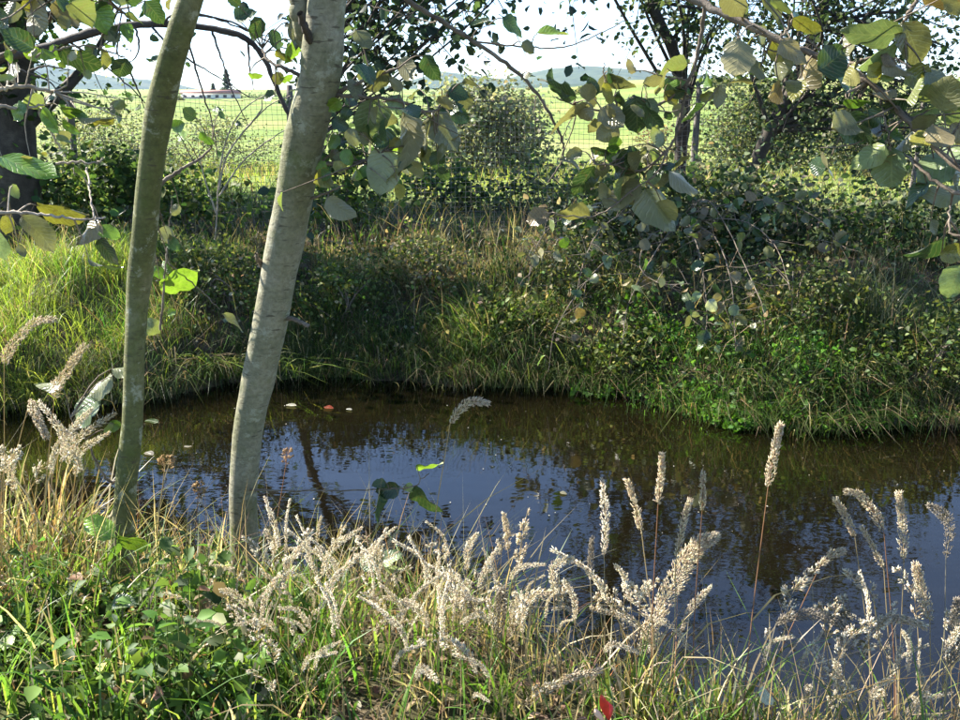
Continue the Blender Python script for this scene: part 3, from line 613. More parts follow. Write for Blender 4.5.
class Bough:
    """a branch part with its own wood mesh; leaves hang below it as pieces"""
    def __init__(s, parent, name, mat): s.a = Acc(); s.parent = parent; s.name = name; s.mat = mat; s.leaves = []; s.nodes = []
    def limb(s, pts, r0, r1, n=None, sides=7):
        p = smooth_path([P(*q) for q in pts], n or (6 * len(pts))); rr = np.linspace(r0, r1, len(p)) * (1 + 0.07 * rng.standard_normal(len(p)))
        k = np.arange(len(p)); p = p + 0.0015 * rng.standard_normal(p.shape)
        s.a.add(*tube(p, rr, sides)); s.nodes.append(p); return p
    def leaf(s, base, tip, wid, c, Y, face=None, stalk=True):
        m = mpp(Y); B = P(base[0], base[1], Y); Lp = math.hypot(tip[0] - base[0], tip[1] - base[1]); nat = 0.74
        Lt = max(Lp, wid / nat); dz = math.sqrt(max(0, Lt * Lt - Lp * Lp)) * m * random.choice((-1, 1))
        T = P(tip[0], tip[1], Y + 0.6 * dz); X_ = T - B; L = np.linalg.norm(X_); X_ = X_ / L
        view = norm(CAM - B); nrm = norm(view - X_ * view.dot(X_)); side = np.cross(nrm, X_)
        roll = math.acos(min(1, max(0.2, wid / (Lt * nat)))) * random.choice((-1, 1)) + random.uniform(-0.25, 0.25)
        if c in 'ob': flip = random.random() < 0.75
        else: flip = random.random() < 0.25
        if flip: roll += math.pi
        Z_ = nrm * math.cos(roll) + side * math.sin(roll); Y_ = np.cross(Z_, X_)
        s.raw(B, X_, Y_, Z_, L, c)
        if stalk and s.nodes:
            an = np.concatenate(s.nodes); j = np.argmin(((an - B) ** 2).sum(1)); q = an[j]; d = np.linalg.norm(q - B)
            if d < 0.35:
                p = smooth_path([q, q * 0.4 + B * 0.6 + np.array([0, 0, 0.12 * d]), B + X_ * 0.004], 6); s.a.add(*tube(p, np.linspace(0.0022 + 0.004 * d, 0.0011, 6), 4))
    def raw(s, B, X_, Y_, Z_, L, c):
        o = bpy.data.objects.new('leaf', random.choice(LEAVES)); COL.objects.link(o)
        M = Matrix(((*[X_[i] * L if j == 0 else 0 for j in range(1)], Y_[i] * L, Z_[i] * L, B[i]) for i in range(3)))if False else Matrix([[X_[0] * L, Y_[0] * L, Z_[0] * L, B[0]], [X_[1] * L, Y_[1] * L, Z_[1] * L, B[1]], [X_[2] * L, Y_[2] * L, Z_[2] * L, B[2]], [0, 0, 0, 1]])
        o.matrix_world = M; col = np.array(LC[c]) * random.uniform(0.75, 1.25); o.color = (*col, 1); s.leaves.append(o)
    def spray(s, pth, n, Lm, cols, lo=0.3, spread=0.06, hang=0.5):
        """n leaves of length Lm metres spread along a limb path"""
        for _ in range(n):
            i = int(random.uniform(lo, 1) * (len(pth) - 1)); q = pth[i]; B = q + rng.standard_normal(3) * spread
            X_ = rng.standard_normal(3); X_[2] -= hang; X_ = norm(X_); Z_ = rng.standard_normal(3) * 0.7 + np.array([0, -0.3, 0.5]); Y_ = norm(np.cross(Z_, X_)); Z_ = np.cross(X_, Y_)
            s.raw(B, X_, Y_, Z_, Lm * random.uniform(0.55, 1.15), random.choice(cols))
            s.a.add(*tube(smooth_path([q, q * .5 + B * .5 + rng.standard_normal(3) * .01, B], 5), np.linspace(.0026, .0011, 5), 4))
    def done(s):
        o = s.a.build(s.name, s.mat, s.parent)
        for l in s.leaves: l.parent = o
        return o

def trunk_mesh(pts, widths, mat, parent, name='trunk', sides=20, knots=()):
    """pts: (px, py, Y) from the top down; widths in px"""
    p3 = np.array([P(*q) for q in pts]); p = smooth_path(p3, 70)
    Yd = smooth_path(np.array([[q[2], w_] for q, w_ in zip(pts, widths)]), 70); r = 0.5 * Yd[:, 1] * Yd[:, 0] / FPX * 1.03
    r = r * (1 + 0.025 * np.interp(np.arange(70), np.linspace(0, 69, 16), rng.standard_normal(16)))
    for k, amt, wd in knots: r = r * (1 + amt * np.exp(-((np.arange(70) - 70 * k) / wd) ** 2))
    p = p + np.stack([np.interp(np.arange(70), np.linspace(0, 69, 14), 0.004 * rng.standard_normal(14)) for _ in range(3)], 1)
    V_, F_ = tube(p, r, sides, 0.008)
    return mk(name, V_, F_, mat, parent), p, r

# --- slim left tree
tA = thing('alder_tree', 'slim greenish young tree leaning right at left, rooted in the near bank', 'tree')
trunk_mesh([(212, -110, 2.55), (199, -30, 2.60), (188, 0, 2.62), (172, 60, 2.66), (160, 110, 2.70), (150, 170, 2.75), (143, 240, 2.80), (138, 300, 2.85), (135, 350, 2.85), (131, 420, 2.85), (127, 480, 2.85), (122, 530, 2.83), (118, 585, 2.80), (114, 650, 2.78)],
           [21, 21, 22, 24, 25, 24, 24, 22, 20, 20.5, 22, 25, 31, 44], M_BARKG, tA, knots=((0.30, 0.08, 2), (0.5, 0.08, 1.5), (0.72, 0.10, 2)))
b = Bough(tA, 'branch', M_TWIG)      # low sprouts with big sunlit leaves
p = b.limb([(132, 470, 3.02), (112, 482, 2.98), (98, 465, 2.95), (86, 440, 2.92), (70, 418, 2.9)], 0.006, 0.002)
for a_ in (((112, 376), (86, 396), 15, 'p'), ((100, 400), (68, 424), 26, 'p'), ((62, 384), (34, 388), 9, 'p'), ((112, 368), (140, 372), 8, 'p'), ((118, 424), (104, 430), 10, 'l'), ((108, 430), (122, 422), 12, 'g')): b.leaf(*a_, 2.92)
b.limb([(138, 372, 3.0), (122, 372, 2.97), (105, 380, 2.95), (92, 395, 2.93)], 0.0045, 0.002)
b.done()
b = Bough(tA, 'branch', M_TWIG)      # small twigs with bright leaves right of the trunk
b.limb([(146, 200, 2.96), (160, 185, 3.0), (180, 170, 3.05), (198, 160, 3.1), (212, 148, 3.12)], 0.008, 0.003)
for a_ in (((172, 128), (186, 122), 14, 'g'), ((186, 140), (174, 132), 14, 'l'), ((200, 132), (214, 146), 12, 'g'), ((165, 225), (165, 245), 12, 'd'), ((160, 288), (200, 276), 15, 'l'), ((172, 272), (160, 262), 10, 'g'), ((168, 238), (180, 250), 14, 'g'), ((160, 240), (174, 238), 8, 'y'), ((158, 320), (146, 335), 14, 'g'), ((176, 310), (166, 316), 8, 'l'), ((196, 118), (182, 108), 12, 'd'), ((218, 112), (226, 118), 7, 'd'), ((222, 314), (246, 330), 12, 'p'), ((180, 205), (170, 215), 12, 'd'), ((155, 265), (166, 285), 12, 'g')): b.leaf(*a_, 3.08)
b.limb([(160, 330, 3.03), (163, 300, 3.05), (166, 262, 3.08), (168, 235, 3.1), (172, 200, 3.1)], 0.004, 0.0018)
b.limb([(168, 262, 3.08), (200, 290, 3.1), (220, 310, 3.1)], 0.0025, 0.0014)
b.done()
b = Bough(tA, 'branch', M_TWIG)      # crown above the frame
for q in ([(188, 0, 2.82), (150, -60, 2.7), (100, -110, 2.6), (40, -130, 2.5)], [(200, -40, 2.8), (240, -100, 3.0), (290, -150, 3.2)], [(205, -90, 2.76), (190, -160, 2.7), (170, -240, 2.7)]):
    p = b.limb(q, 0.012, 0.004); b.spray(p, 7, 0.10, 'gdgo', 0.2, 0.09)
b.done()

# --- thick tree
tB = thing('alder_tree', 'thicker smooth grey trunk leaning right, sun along its left side, on the near bank', 'tree')
_, pB, rB = trunk_mesh([(352, -120, 2.55), (338, -50, 2.6), (328, 0, 2.65), (318, 60, 2.7), (307, 120, 2.75), (296, 180, 2.8), (285, 240, 2.86), (273, 300, 2.92), (262, 350, 2.96), (253, 400, 3.0), (248, 450, 3.02), (245, 500, 3.04), (244, 550, 3.05), (242, 605, 3.04), (240, 660, 3.03)],
           [34, 34, 34, 36, 38, 36, 35, 34, 33, 31, 30, 29, 31, 36, 48], M_BARK, tB, knots=((0.20, 0.07, 1.6), (0.42, 0.06, 1.5), (0.60, 0.07, 1.6)))
trunk_mesh([(292, -120, 2.7), (296, -40, 2.68), (300, 0, 2.68), (301, 22, 2.69), (304, 44, 2.72)], [20, 20, 19, 18, 12], M_BARK, tB, 'side_stem', 12)
b = Bough(tB, 'branch', M_DTWIG)     # broken stub
b.limb([(301, 14, 2.56), (306, 30, 2.6), (313, 46, 2.66), (318, 54, 2.7)], 0.009, 0.013); b.done()
b = Bough(tB, 'branch', M_TWIG)
b.limb([(286, 318, 2.92), (299, 321, 2.86), (309, 327, 2.83)], 0.008, 0.006); b.done()
b = Bough(tB, 'branch', M_TWIG)
b.limb([(262, 265, 2.92), (258, 259, 2.86), (256, 254, 2.84)], 0.009, 0.005); b.done()
b = Bough(tB, 'branch', M_TWIG)      # leafy cluster right of the thick trunk
b.limb([(318, 105, 2.75), (345, 90, 2.72), (370, 78, 2.7), (398, 68, 2.68)], 0.008, 0.003)
b.limb([(312, 165, 2.8), (338, 163, 2.75), (368, 160, 2.72), (384, 150, 2.7)], 0.007, 0.003); b.spray(b.nodes[-1], 20, 0.07, 'gdodyld', 0.15, 0.07)
b.limb([(308, 190, 2.82), (320, 165, 2.78), (338, 145, 2.75), (350, 130, 2.72)], 0.005, 0.002)
b.limb([(306, 200, 2.82), (322, 195, 2.78), (345, 185, 2.74)], 0.006, 0.002)
b.limb([(318, 95, 2.75), (350, 96, 2.7), (395, 100, 2.68), (432, 112, 2.68), (446, 98, 2.7)], 0.007, 0.002); b.spray(b.nodes[-1], 20, 0.07, 'dddog', 0.3, 0.07)
for a_ in (((386, 70), (368, 94), 16, 'o'), ((376, 98), (366, 143), 34, 'p'), ((388, 148), (380, 196), 36, 'p'), ((404, 112), (417, 172), 24, 'o'), ((432, 112), (424, 164), 16, 'o'), ((436, 112), (456, 154), 26, 'd'), ((410, 160), (418, 180), 13, 'y'), ((362, 132), (368, 148), 14, 'y'), ((326, 198), (356, 222), 24, 'o'), ((400, 138), (390, 150), 12, 'y'),
           ((392, 95), (402, 112), 18, 'p'), ((338, 135), (328, 150), 14, 'g'), ((342, 150), (352, 165), 14, 'g'), ((332, 120), (350, 128), 16, 'd'), ((330, 170), (318, 182), 12, 'g'), ((398, 60), (418, 80), 24, 'o'), ((424, 55), (440, 82), 20, 'd'), ((420, 150), (432, 166), 12, 'y'), ((350, 108), (342, 122), 14, 'd'), ((370, 168), (356, 178), 12, 'g'),
           ((448, 90), (470, 98), 16, 'd'), ((462, 82), (478, 84), 8, 'd'), ((452, 110), (470, 122), 16, 'd'), ((440, 150), (436, 172), 16, 'd'), ((356, 30), (368, 52), 18, 'd'), ((340, 70), (330, 84), 12, 'd'), ((438, 168), (448, 182), 10, 'd'), ((340, 100), (326, 112), 12, 'l'), ((345, 172), (334, 160), 12, 'y'), ((402, 90), (390, 80), 15, 'o')): b.leaf(*a_, 2.7)
b.done()
b = Bough(tB, 'branch', M_TWIG)      # leaves at the left of the trunk, near its top
b.limb([(312, 85, 2.72), (290, 70, 2.7), (270, 62, 2.72), (262, 48, 2.75)], 0.007, 0.003)
for a_ in (((292, 38), (286, 66), 14, 'l'), ((276, 50), (290, 66), 10, 'y'), ((270, 30), (284, 50), 16, 'd'), ((248, 74), (264, 74), 8, 'l'), ((290, 20), (296, 52), 16, 'o'), ((262, 18), (250, 40), 18, 'd'), ((240, 6), (226, -4), 16, 'd'), ((280, 80), (294, 76), 9, 'l'), ((235, 20), (255, 8), 16, 'd'), ((276, 95), (262, 100), 9, 'd'), ((276, 72), (280, 86), 10, 'y')): b.leaf(*a_, 2.74)
b.done()
b = Bough(tB, 'branch', M_TWIG)      # low dark twig over the water with five leaves
b.limb([(248, 490, 3.0), (290, 491, 2.9), (340, 490, 2.82), (384, 489, 2.78), (412, 487, 2.76), (428, 474, 2.76)], 0.0035, 0.0016)
for a_ in (((386, 482), (372, 486), 14, 'd'), ((400, 486), (376, 492), 20, 'd'), ((378, 490), (388, 532), 13, 'd'), ((414, 486), (441, 520), 22, 'd'), ((416, 466), (442, 472), 10, 'l'), ((406, 484), (412, 492), 8, 'l')): b.leaf(*a_, 2.77)
b.done()
b = Bough(tB, 'branch', M_TWIG)      # crown above the frame
for q in ([(340, -60, 2.6), (400, -120, 2.6), (470, -170, 2.6)], [(345, -80, 2.58), (310, -160, 2.8), (260, -220, 3.0)], [(350, -110, 2.55), (380, -190, 2.5), (420, -280, 2.4)]):
    p = b.limb(q, 0.014, 0.005); b.spray(p, 7, 0.10, 'gdgo', 0.2, 0.10)
b.done()

# --- branches that reach into the picture from trees beside the viewer
tC = thing('leafy_branch', 'leafy branch entering from the left edge with hanging green and yellow leaves', 'branch')
b = Bough(tC, 'branch', M_PTWIG)
b.limb([(-40, 90, 2.2), (0, 90, 2.2), (20, 86, 2.2), (45, 90, 2.22), (70, 100, 2.25)], 0.006, 0.003); b.spray(b.nodes[-1], 14, 0.05, 'gdlyl', 0.3, 0.06)
b.limb([(-40, 110, 2.15), (0, 107, 2.16), (25, 108, 2.2), (48, 104, 2.22)], 0.005, 0.0025)
b.limb([(-40, 215, 2.1), (8, 212, 2.1), (30, 213, 2.1), (55, 216, 2.1), (80, 219, 2.1), (106, 219, 2.12)], 0.0045, 0.002)
b.limb([(55, 164, 2.3), (75, 162, 2.3), (95, 163, 2.3), (103, 158, 2.3)], 0.003, 0.002); b.limb([(88, 168, 2.3), (90, 190, 2.2), (93, 212, 2.12), (97, 222, 2.1)], 0.0025, 0.0018)
b.limb([(38, 112, 2.2), (50, 130, 2.22), (60, 148, 2.25)], 0.003, 0.002)
for a_ in (((0, 156), (60, 178), 16, 'g'), ((37, 206), (90, 212), 24, 'y'), ((22, 216), (56, 252), 26, 'o'), ((8, 215), (4, 235), 14, 'y'), ((100, 221), (80, 248), 18, 'b'), ((98, 229), (121, 238), 15, 'l'), ((99, 238), (121, 268), 16, 'd'), ((88, 259), (118, 277), 8, 'd'), ((42, 108), (62, 133), 15, 'l'), ((60, 108), (82, 116), 9, 'l'), ((78, 117), (116, 120), 9, 'y'), ((62, 122), (82, 132), 11, 'l'), ((58, 134), (70, 147), 10, 'l'), ((-6, 78), (16, 76), 7, 'l'), ((10, 50), (8, 64), 9, 'l'), ((12, 184), (18, 200), 12, 'g'), ((-8, 230), (4, 262), 16, 'p'), ((18, 245), (24, 258), 10, 'd'), ((70, 112), (96, 118), 8, 'g'), ((26, 104), (10, 120), 12, 'g'), ((56, 96), (40, 100), 8, 'p'), ((74, 166), (88, 176), 8, 'l')): b.leaf(*a_, 2.18)
b.done()
b = Bough(tC, 'branch', M_TWIG)      # upper leaves against the sky
b.limb([(-40, -8, 2.2), (0, -6, 2.25), (40, -4, 2.3), (80, -2, 2.35), (110, 4, 2.4), (130, 18, 2.4)], 0.007, 0.003); b.spray(b.nodes[-1], 24, 0.075, 'gdldoyd', 0.1, 0.06)
b.limb([(-40, 62, 2.3), (0, 56, 2.3), (30, 40, 2.32), (50, 20, 2.34), (60, -10, 2.34)], 0.006, 0.004)
b.limb([(36, 56, 2.3), (58, 50, 2.3), (90, 46, 2.32), (120, 56, 2.34)], 0.003, 0.0018)
for a_ in (((32, -4), (48, 38), 26, 'o'), ((60, -2), (74, 32), 22, 'b'), ((90, 4), (112, 36), 22, 'l'), ((70, -8), (90, 12), 20, 'd'), ((104, 32), (122, 44), 16, 'd'), ((122, 24), (134, 42), 13, 'g'), ((58, 47), (100, 74), 27, 'd'), ((126, 58), (119, 80), 18, 'd'), ((54, 44), (58, 62), 14, 'g'), ((14, 0), (8, 28), 20, 'd'), ((-4, 6), (6, 40), 22, 'd'), ((40, 48), (26, 60), 14, 'l'), ((110, -6), (128, 4), 14, 'l'), ((126, 2), (150, -6), 12, 'd'), ((84, 70), (90, 80), 8, 'g'), ((24, 10), (36, -6), 14, 'y'), ((125, 15), (145, 22), 10, 'g')): b.leaf(*a_, 2.33)
b.done()

tD = thing('leafy_branch', 'leafy branch slanting down to the right edge with big ribbed leaves', 'branch')
b = Bough(tD, 'branch', M_TWIG)
b.limb([(600, -70, 2.45), (660, -18, 2.4), (700, 3, 2.35), (742, 22, 2.3), (790, 45, 2.25), (845, 67, 2.2), (880, 92, 2.15), (915, 128, 2.1), (955, 166, 2.02), (1000, 200, 1.95)], 0.010, 0.006); b.spray(b.nodes[-1], 44, 0.09, 'oddgybdo', 0.4, 0.08)
b.limb([(905, 20, 2.1), (912, 8, 2.1), (922, -8, 2.1), (935, -40, 2.1)], 0.004, 0.005)
b.limb([(845, 67, 2.2), (858, 62, 2.18), (872, 56, 2.16), (905, 40, 2.12)], 0.004, 0.002)
b.limb([(868, 82, 2.17), (858, 88, 2.15), (845, 94, 2.14)], 0.004, 0.003)
b.limb([(990, 195, 1.95), (950, 190, 2.0), (920, 168, 2.05), (905, 155, 2.1)], 0.005, 0.0025)
b.limb([(1000, 250, 1.9), (975, 240, 1.92), (950, 232, 1.95), (950, 205, 1.98)], 0.004, 0.002)
b.limb([(742, 22, 2.3), (738, 32, 2.3), (738, 40, 2.3)], 0.003, 0.002); b.limb([(780, 40, 2.25), (788, 28, 2.25), (793, 18, 2.25)], 0.003, 0.002)
b.limb([(880, 92, 2.15), (882, 105, 2.13), (888, 130, 2.1), (890, 150, 2.1)], 0.003, 0.0015)
for a_ in (((738, 38), (732, 86), 40, 'o'), ((724, -6), (744, 18), 34, 'o'), ((792, 18), (824, 28), 15, 'y'), ((902, 32), (846, 50), 20, 'p'), ((898, 42), (852, 66), 18, 'p'), ((902, 22), (922, 70), 38, 'o'), ((906, 70), (934, 92), 22, 'y'), ((924, 72), (954, 92), 18, 'd'), ((780, 40), (802, 68), 18, 'b'), ((884, 58), (908, 80), 14, 'b'), ((868, 66), (884, 80), 16, 'y'), ((880, 78), (898, 78), 10, 'l'), ((845, 98), (872, 108), 11, 'g'), ((884, 112), (858, 128), 24, 'd'), ((890, 148), (894, 191), 26, 'p'), ((918, 122), (898, 166), 16, 'o'), ((912, 112), (950, 112), 12, 'p'), ((946, 106), (972, 124), 20, 'p'), ((968, 152), (914, 178), 30, 'p'), ((966, 188), (918, 206), 24, 'p'), ((928, 182), (902, 208), 16, 'd'), ((946, 236), (906, 264), 14, 'd'), ((940, 252), (968, 256), 22, 'y'), ((962, 264), (948, 304), 32, 'p'), ((968, -2), (920, 4), 22, 'b'), ((895, 88), (868, 98), 12, 'b'), ((912, 96), (880, 108), 14, 'd'), ((858, 124), (872, 146), 14, 'd'), ((885, 132), (905, 140), 10, 'g'), ((930, 84), (920, 104), 18, 'b'), ((950, 125), (966, 145), 18, 'b'), ((880, 56), (900, 62), 10, 'b'), ((930, 220), (936, 236), 10, 'o')): b.leaf(*a_, 2.12)
b.done()

tE = thing('leafy_branch', 'leafy branch hanging at upper centre with olive and dark rounded leaves', 'branch')
b = Bough(tE, 'branch', M_TWIG)
b.limb([(690, -60, 2.5), (705, -10, 2.55), (700, 40, 2.6), (688, 80, 2.62), (660, 104, 2.65), (620, 112, 2.68), (585, 108, 2.7), (556, 98, 2.7)], 0.007, 0.002); b.spray(b.nodes[-1], 22, 0.08, 'oddoydg', 0.45, 0.055)
b.limb([(688, 80, 2.62), (680, 120, 2.62), (668, 150, 2.62), (640, 170, 2.62), (615, 165, 2.62), (596, 164, 2.62)], 0.0045, 0.0018); b.spray(b.nodes[-1], 18, 0.08, 'oddoydg', 0.3, 0.055)
b.limb([(668, 150, 2.62), (655, 175, 2.6), (640, 185, 2.6), (600, 214, 2.58), (570, 216, 2.58), (545, 212, 2.58)], 0.003, 0.0015)
b.limb([(620, 112, 2.68), (612, 95, 2.68), (604, 75, 2.68), (605, 62, 2.68)], 0.003, 0.0015); b.limb([(688, 80, 2.62), (670, 78, 2.62), (655, 74, 2.62)], 0.003, 0.0015)
for a_ in (((578, 98), (545, 92), 12, 'd'), ((566, 98), (565, 80), 12, 'd'), ((596, 96), (590, 75), 16, 'd'), ((608, 72), (630, 96), 20, 'o'), ((604, 82), (612, 106), 14, 'y'), ((592, 108), (546, 116), 18, 'o'), ((578, 104), (592, 122), 18, 'o'), ((600, 108), (624, 130), 26, 'o'), ((634, 96), (638, 136), 28, 'd'), ((648, 98), (656, 120), 15, 'p'), ((618, 126), (596, 142), 20, 'o'), ((593, 165), (577, 200), 26, 'd'), ((604, 162), (600, 185), 16, 'o'), ((640, 180), (610, 216), 22, 'o'), ((646, 188), (668, 236), 26, 'd'), ((591, 218), (553, 214), 16, 'y'), ((550, 216), (525, 220), 13, 'b'), ((668, 170), (702, 194), 17, 'o'), ((606, 148), (622, 160), 16, 'g'), ((618, 150), (640, 176), 20, 'd'), ((688, 64), (655, 72), 14, 'g'), ((664, 78), (642, 84), 15, 'o'), ((664, 92), (678, 104), 14, 'y'), ((690, 96), (672, 96), 10, 'o'), ((636, 72), (624, 60), 7, 'b'), ((660, 166), (650, 185), 12, 'p'), ((618, 136), (610, 152), 12, 'l'), ((660, 200), (676, 222), 18, 'y'), ((608, 200), (598, 182), 14, 'o'), ((582, 150), (565, 160), 14, 'o'), ((590, 148), (612, 152), 12, 'd'), ((612, 84), (608, 66), 8, 'd'), ((700, 100), (715, 92), 14, 'y'), ((635, 205), (626, 186), 14, 'o'), ((665, 112), (672, 122), 10, 'd'), ((650, 150), (662, 160), 12, 'l')): b.leaf(*a_, 2.64)
b.done()

tF = thing('bare_branch', 'thin brown arching branch, almost bare, at upper centre against the white sky', 'branch')
b = Bough(tF, 'branch', M_TWIG)
b.limb([(340, -60, 3.0), (400, -6, 3.0), (440, 20, 3.0), (475, 42, 3.0), (512, 68, 3.02), (536, 92, 3.04), (548, 112, 3.05), (562, 140, 3.06), (562, 160, 3.07), (548, 182, 3.08)], 0.009, 0.0025)
b.limb([(475, 42, 3.0), (520, 46, 3.05), (560, 48, 3.1), (595, 36, 3.15), (625, 20, 3.2)], 0.003, 0.0015)
b.limb([(440, 20, 3.0), (430, 22, 3.05), (400, 14, 3.1), (370, 6, 3.15)], 0.0025, 0.0015)
b.limb([(470, 40, 3.0), (478, 30, 2.98), (488, 25, 2.97)], 0.0025, 0.0015); b.limb([(536, 95, 3.04), (534, 115, 3.05), (542, 128, 3.06)], 0.002, 0.001); b.limb([(562, 142, 3.06), (568, 125, 3.06), (572, 118, 3.06)], 0.002, 0.001)
for a_ in (((502, 18), (526, 32), 16, 'd'), ((536, 34), (570, 36), 8, 'l'), ((522, 42), (535, 54), 14, 'd'), ((490, 20), (470, 28), 9, 'd'), ((530, 72), (522, 80), 6, 'd')): b.leaf(*a_, 3.0)
b.done()

tG = thing('bare_branch', 'dark crooked branch with trailing twigs crossing behind the two near trunks', 'branch')
b = Bough(tG, 'branch', M_DTWIG)
b.limb([(-60, 70, 4.4), (0, 58, 4.4), (45, 48, 4.4), (95, 32, 4.4), (150, 24, 4.45), (200, 27, 4.5), (240, 36, 4.5), (262, 55, 4.5), (280, 95, 4.5), (296, 130, 4.5)], 0.024, 0.009)
for q in ([(70, 42, 4.4), (100, 62, 4.4), (128, 85, 4.4), (150, 108, 4.4)], [(124, 58, 4.4), (138, 90, 4.4), (146, 112, 4.4)], [(150, 24, 4.45), (164, 40, 4.4), (190, 60, 4.4), (215, 75, 4.4), (250, 98, 4.4)], [(212, 30, 4.5), (222, 60, 4.5), (232, 90, 4.5), (248, 125, 4.5)], [(248, 40, 4.5), (250, 70, 4.5), (254, 90, 4.5)], [(186, 30, 4.5), (196, 70, 4.5), (205, 100, 4.5), (214, 130, 4.5), (218, 160, 4.5)], [(135, 26, 4.4), (139, 50, 4.4), (128, 66, 4.4)], [(160, 25, 4.4), (180, 12, 4.4), (215, 18, 4.4), (250, 32, 4.4), (290, 40, 4.4)], [(190, 14, 4.4), (230, 22, 4.4), (275, 45, 4.4), (300, 50, 4.4)], [(20, 70, 4.3), (50, 82, 4.3), (60, 100, 4.3)], [(28, 72, 4.3), (45, 66, 4.3), (70, 70, 4.3)]): b.limb(q, 0.006, 0.002, sides=5)
for a_ in (((150, 36), (158, 40), 7, 'd'), ((164, 58), (150, 62), 7, 'd'), ((168, 50), (160, 54), 5, 'd'), ((190, 38), (196, 32), 6, 'd'), ((186, 62), (190, 68), 6, 'd'), ((212, 112), (224, 110), 6, 'g'), ((236, 122), (240, 126), 6, 'd')): b.leaf(*a_, 4.4)
b.done()
tH = thing('bare_branch', 'pale arching dry stems between the two near trunks on the far bank', 'branch')
b = Bough(tH, 'branch', M_PTWIG)
for q in ([(213, 268, 8.6), (216, 225, 8.6), (220, 170, 8.5), (228, 135, 8.4), (245, 108, 8.3), (275, 90, 8.2)], [(219, 190, 8.5), (226, 158, 8.5), (245, 130, 8.4), (270, 105, 8.3), (290, 96, 8.2)], [(240, 136, 8.4), (260, 112, 8.3), (262, 100, 8.3)], [(219, 196, 8.5), (240, 165, 8.4), (262, 145, 8.4), (288, 128, 8.3)], [(217, 215, 8.5), (205, 180, 8.4), (198, 150, 8.4)]): b.limb(q, 0.009, 0.004)
b.done()

tI = thing('arching_shrub', 'arching shrub on the right bank with pale twigs and round leaves drooping to the water', 'shrub')
b = Bough(tI, 'stems', M_TWIG)
for q, nl in (([(676, 225, 7.6), (690, 226, 7.0), (700, 258, 6.4), (706, 300, 6.05), (707, 338, 5.9)], 26), ([(680, 225, 7.6), (712, 234, 6.8), (730, 276, 6.2), (734, 320, 5.95), (736, 352, 5.8)], 26), ([(680, 225, 7.6), (650, 236, 6.9), (640, 266, 6.4), (660, 283, 6.2), (692, 284, 6.1)], 14), ([(676, 220, 7.6), (640, 210, 7.1), (605, 225, 6.8), (585, 258, 6.5), (575, 300, 6.3)], 30), ([(676, 220, 7.6), (620, 200, 7.2), (560, 220, 6.9), (535, 250, 6.7), (528, 285, 6.55)], 28), ([(684, 222, 7.6), (740, 220, 6.9), (775, 246, 6.3), (790, 290, 5.95)], 26), ([(684, 215, 7.6), (760, 200, 7.2), (820, 220, 6.7), (850, 262, 6.3)], 22), ([(680, 222, 7.6), (660, 245, 6.7), (630, 300, 6.25), (622, 345, 6.1)], 18), ([(668, 240, 7.4), (610, 258, 6.7), (560, 320, 6.3), (548, 372, 6.15)], 10), ([(680, 220, 7.6), (700, 200, 7.1), (720, 215, 6.7), (760, 300, 5.95), (765, 335, 5.85)], 20)):
    p = b.limb(q, 0.0055, 0.002); b.spray(p, int(nl * 1.2), 0.095, 'dodpdbog', 0.15, 0.10, 0.6)
for a_ in (((700, 292), (692, 302), 10, 'p'), ((708, 300), (718, 312), 12, 'w'), ((730, 306), (738, 316), 10, 'p'), ((734, 350), (746, 358), 12, 'p'), ((704, 340), (696, 350), 9, 'p')): b.leaf(*a_, 5.9)
b.done()

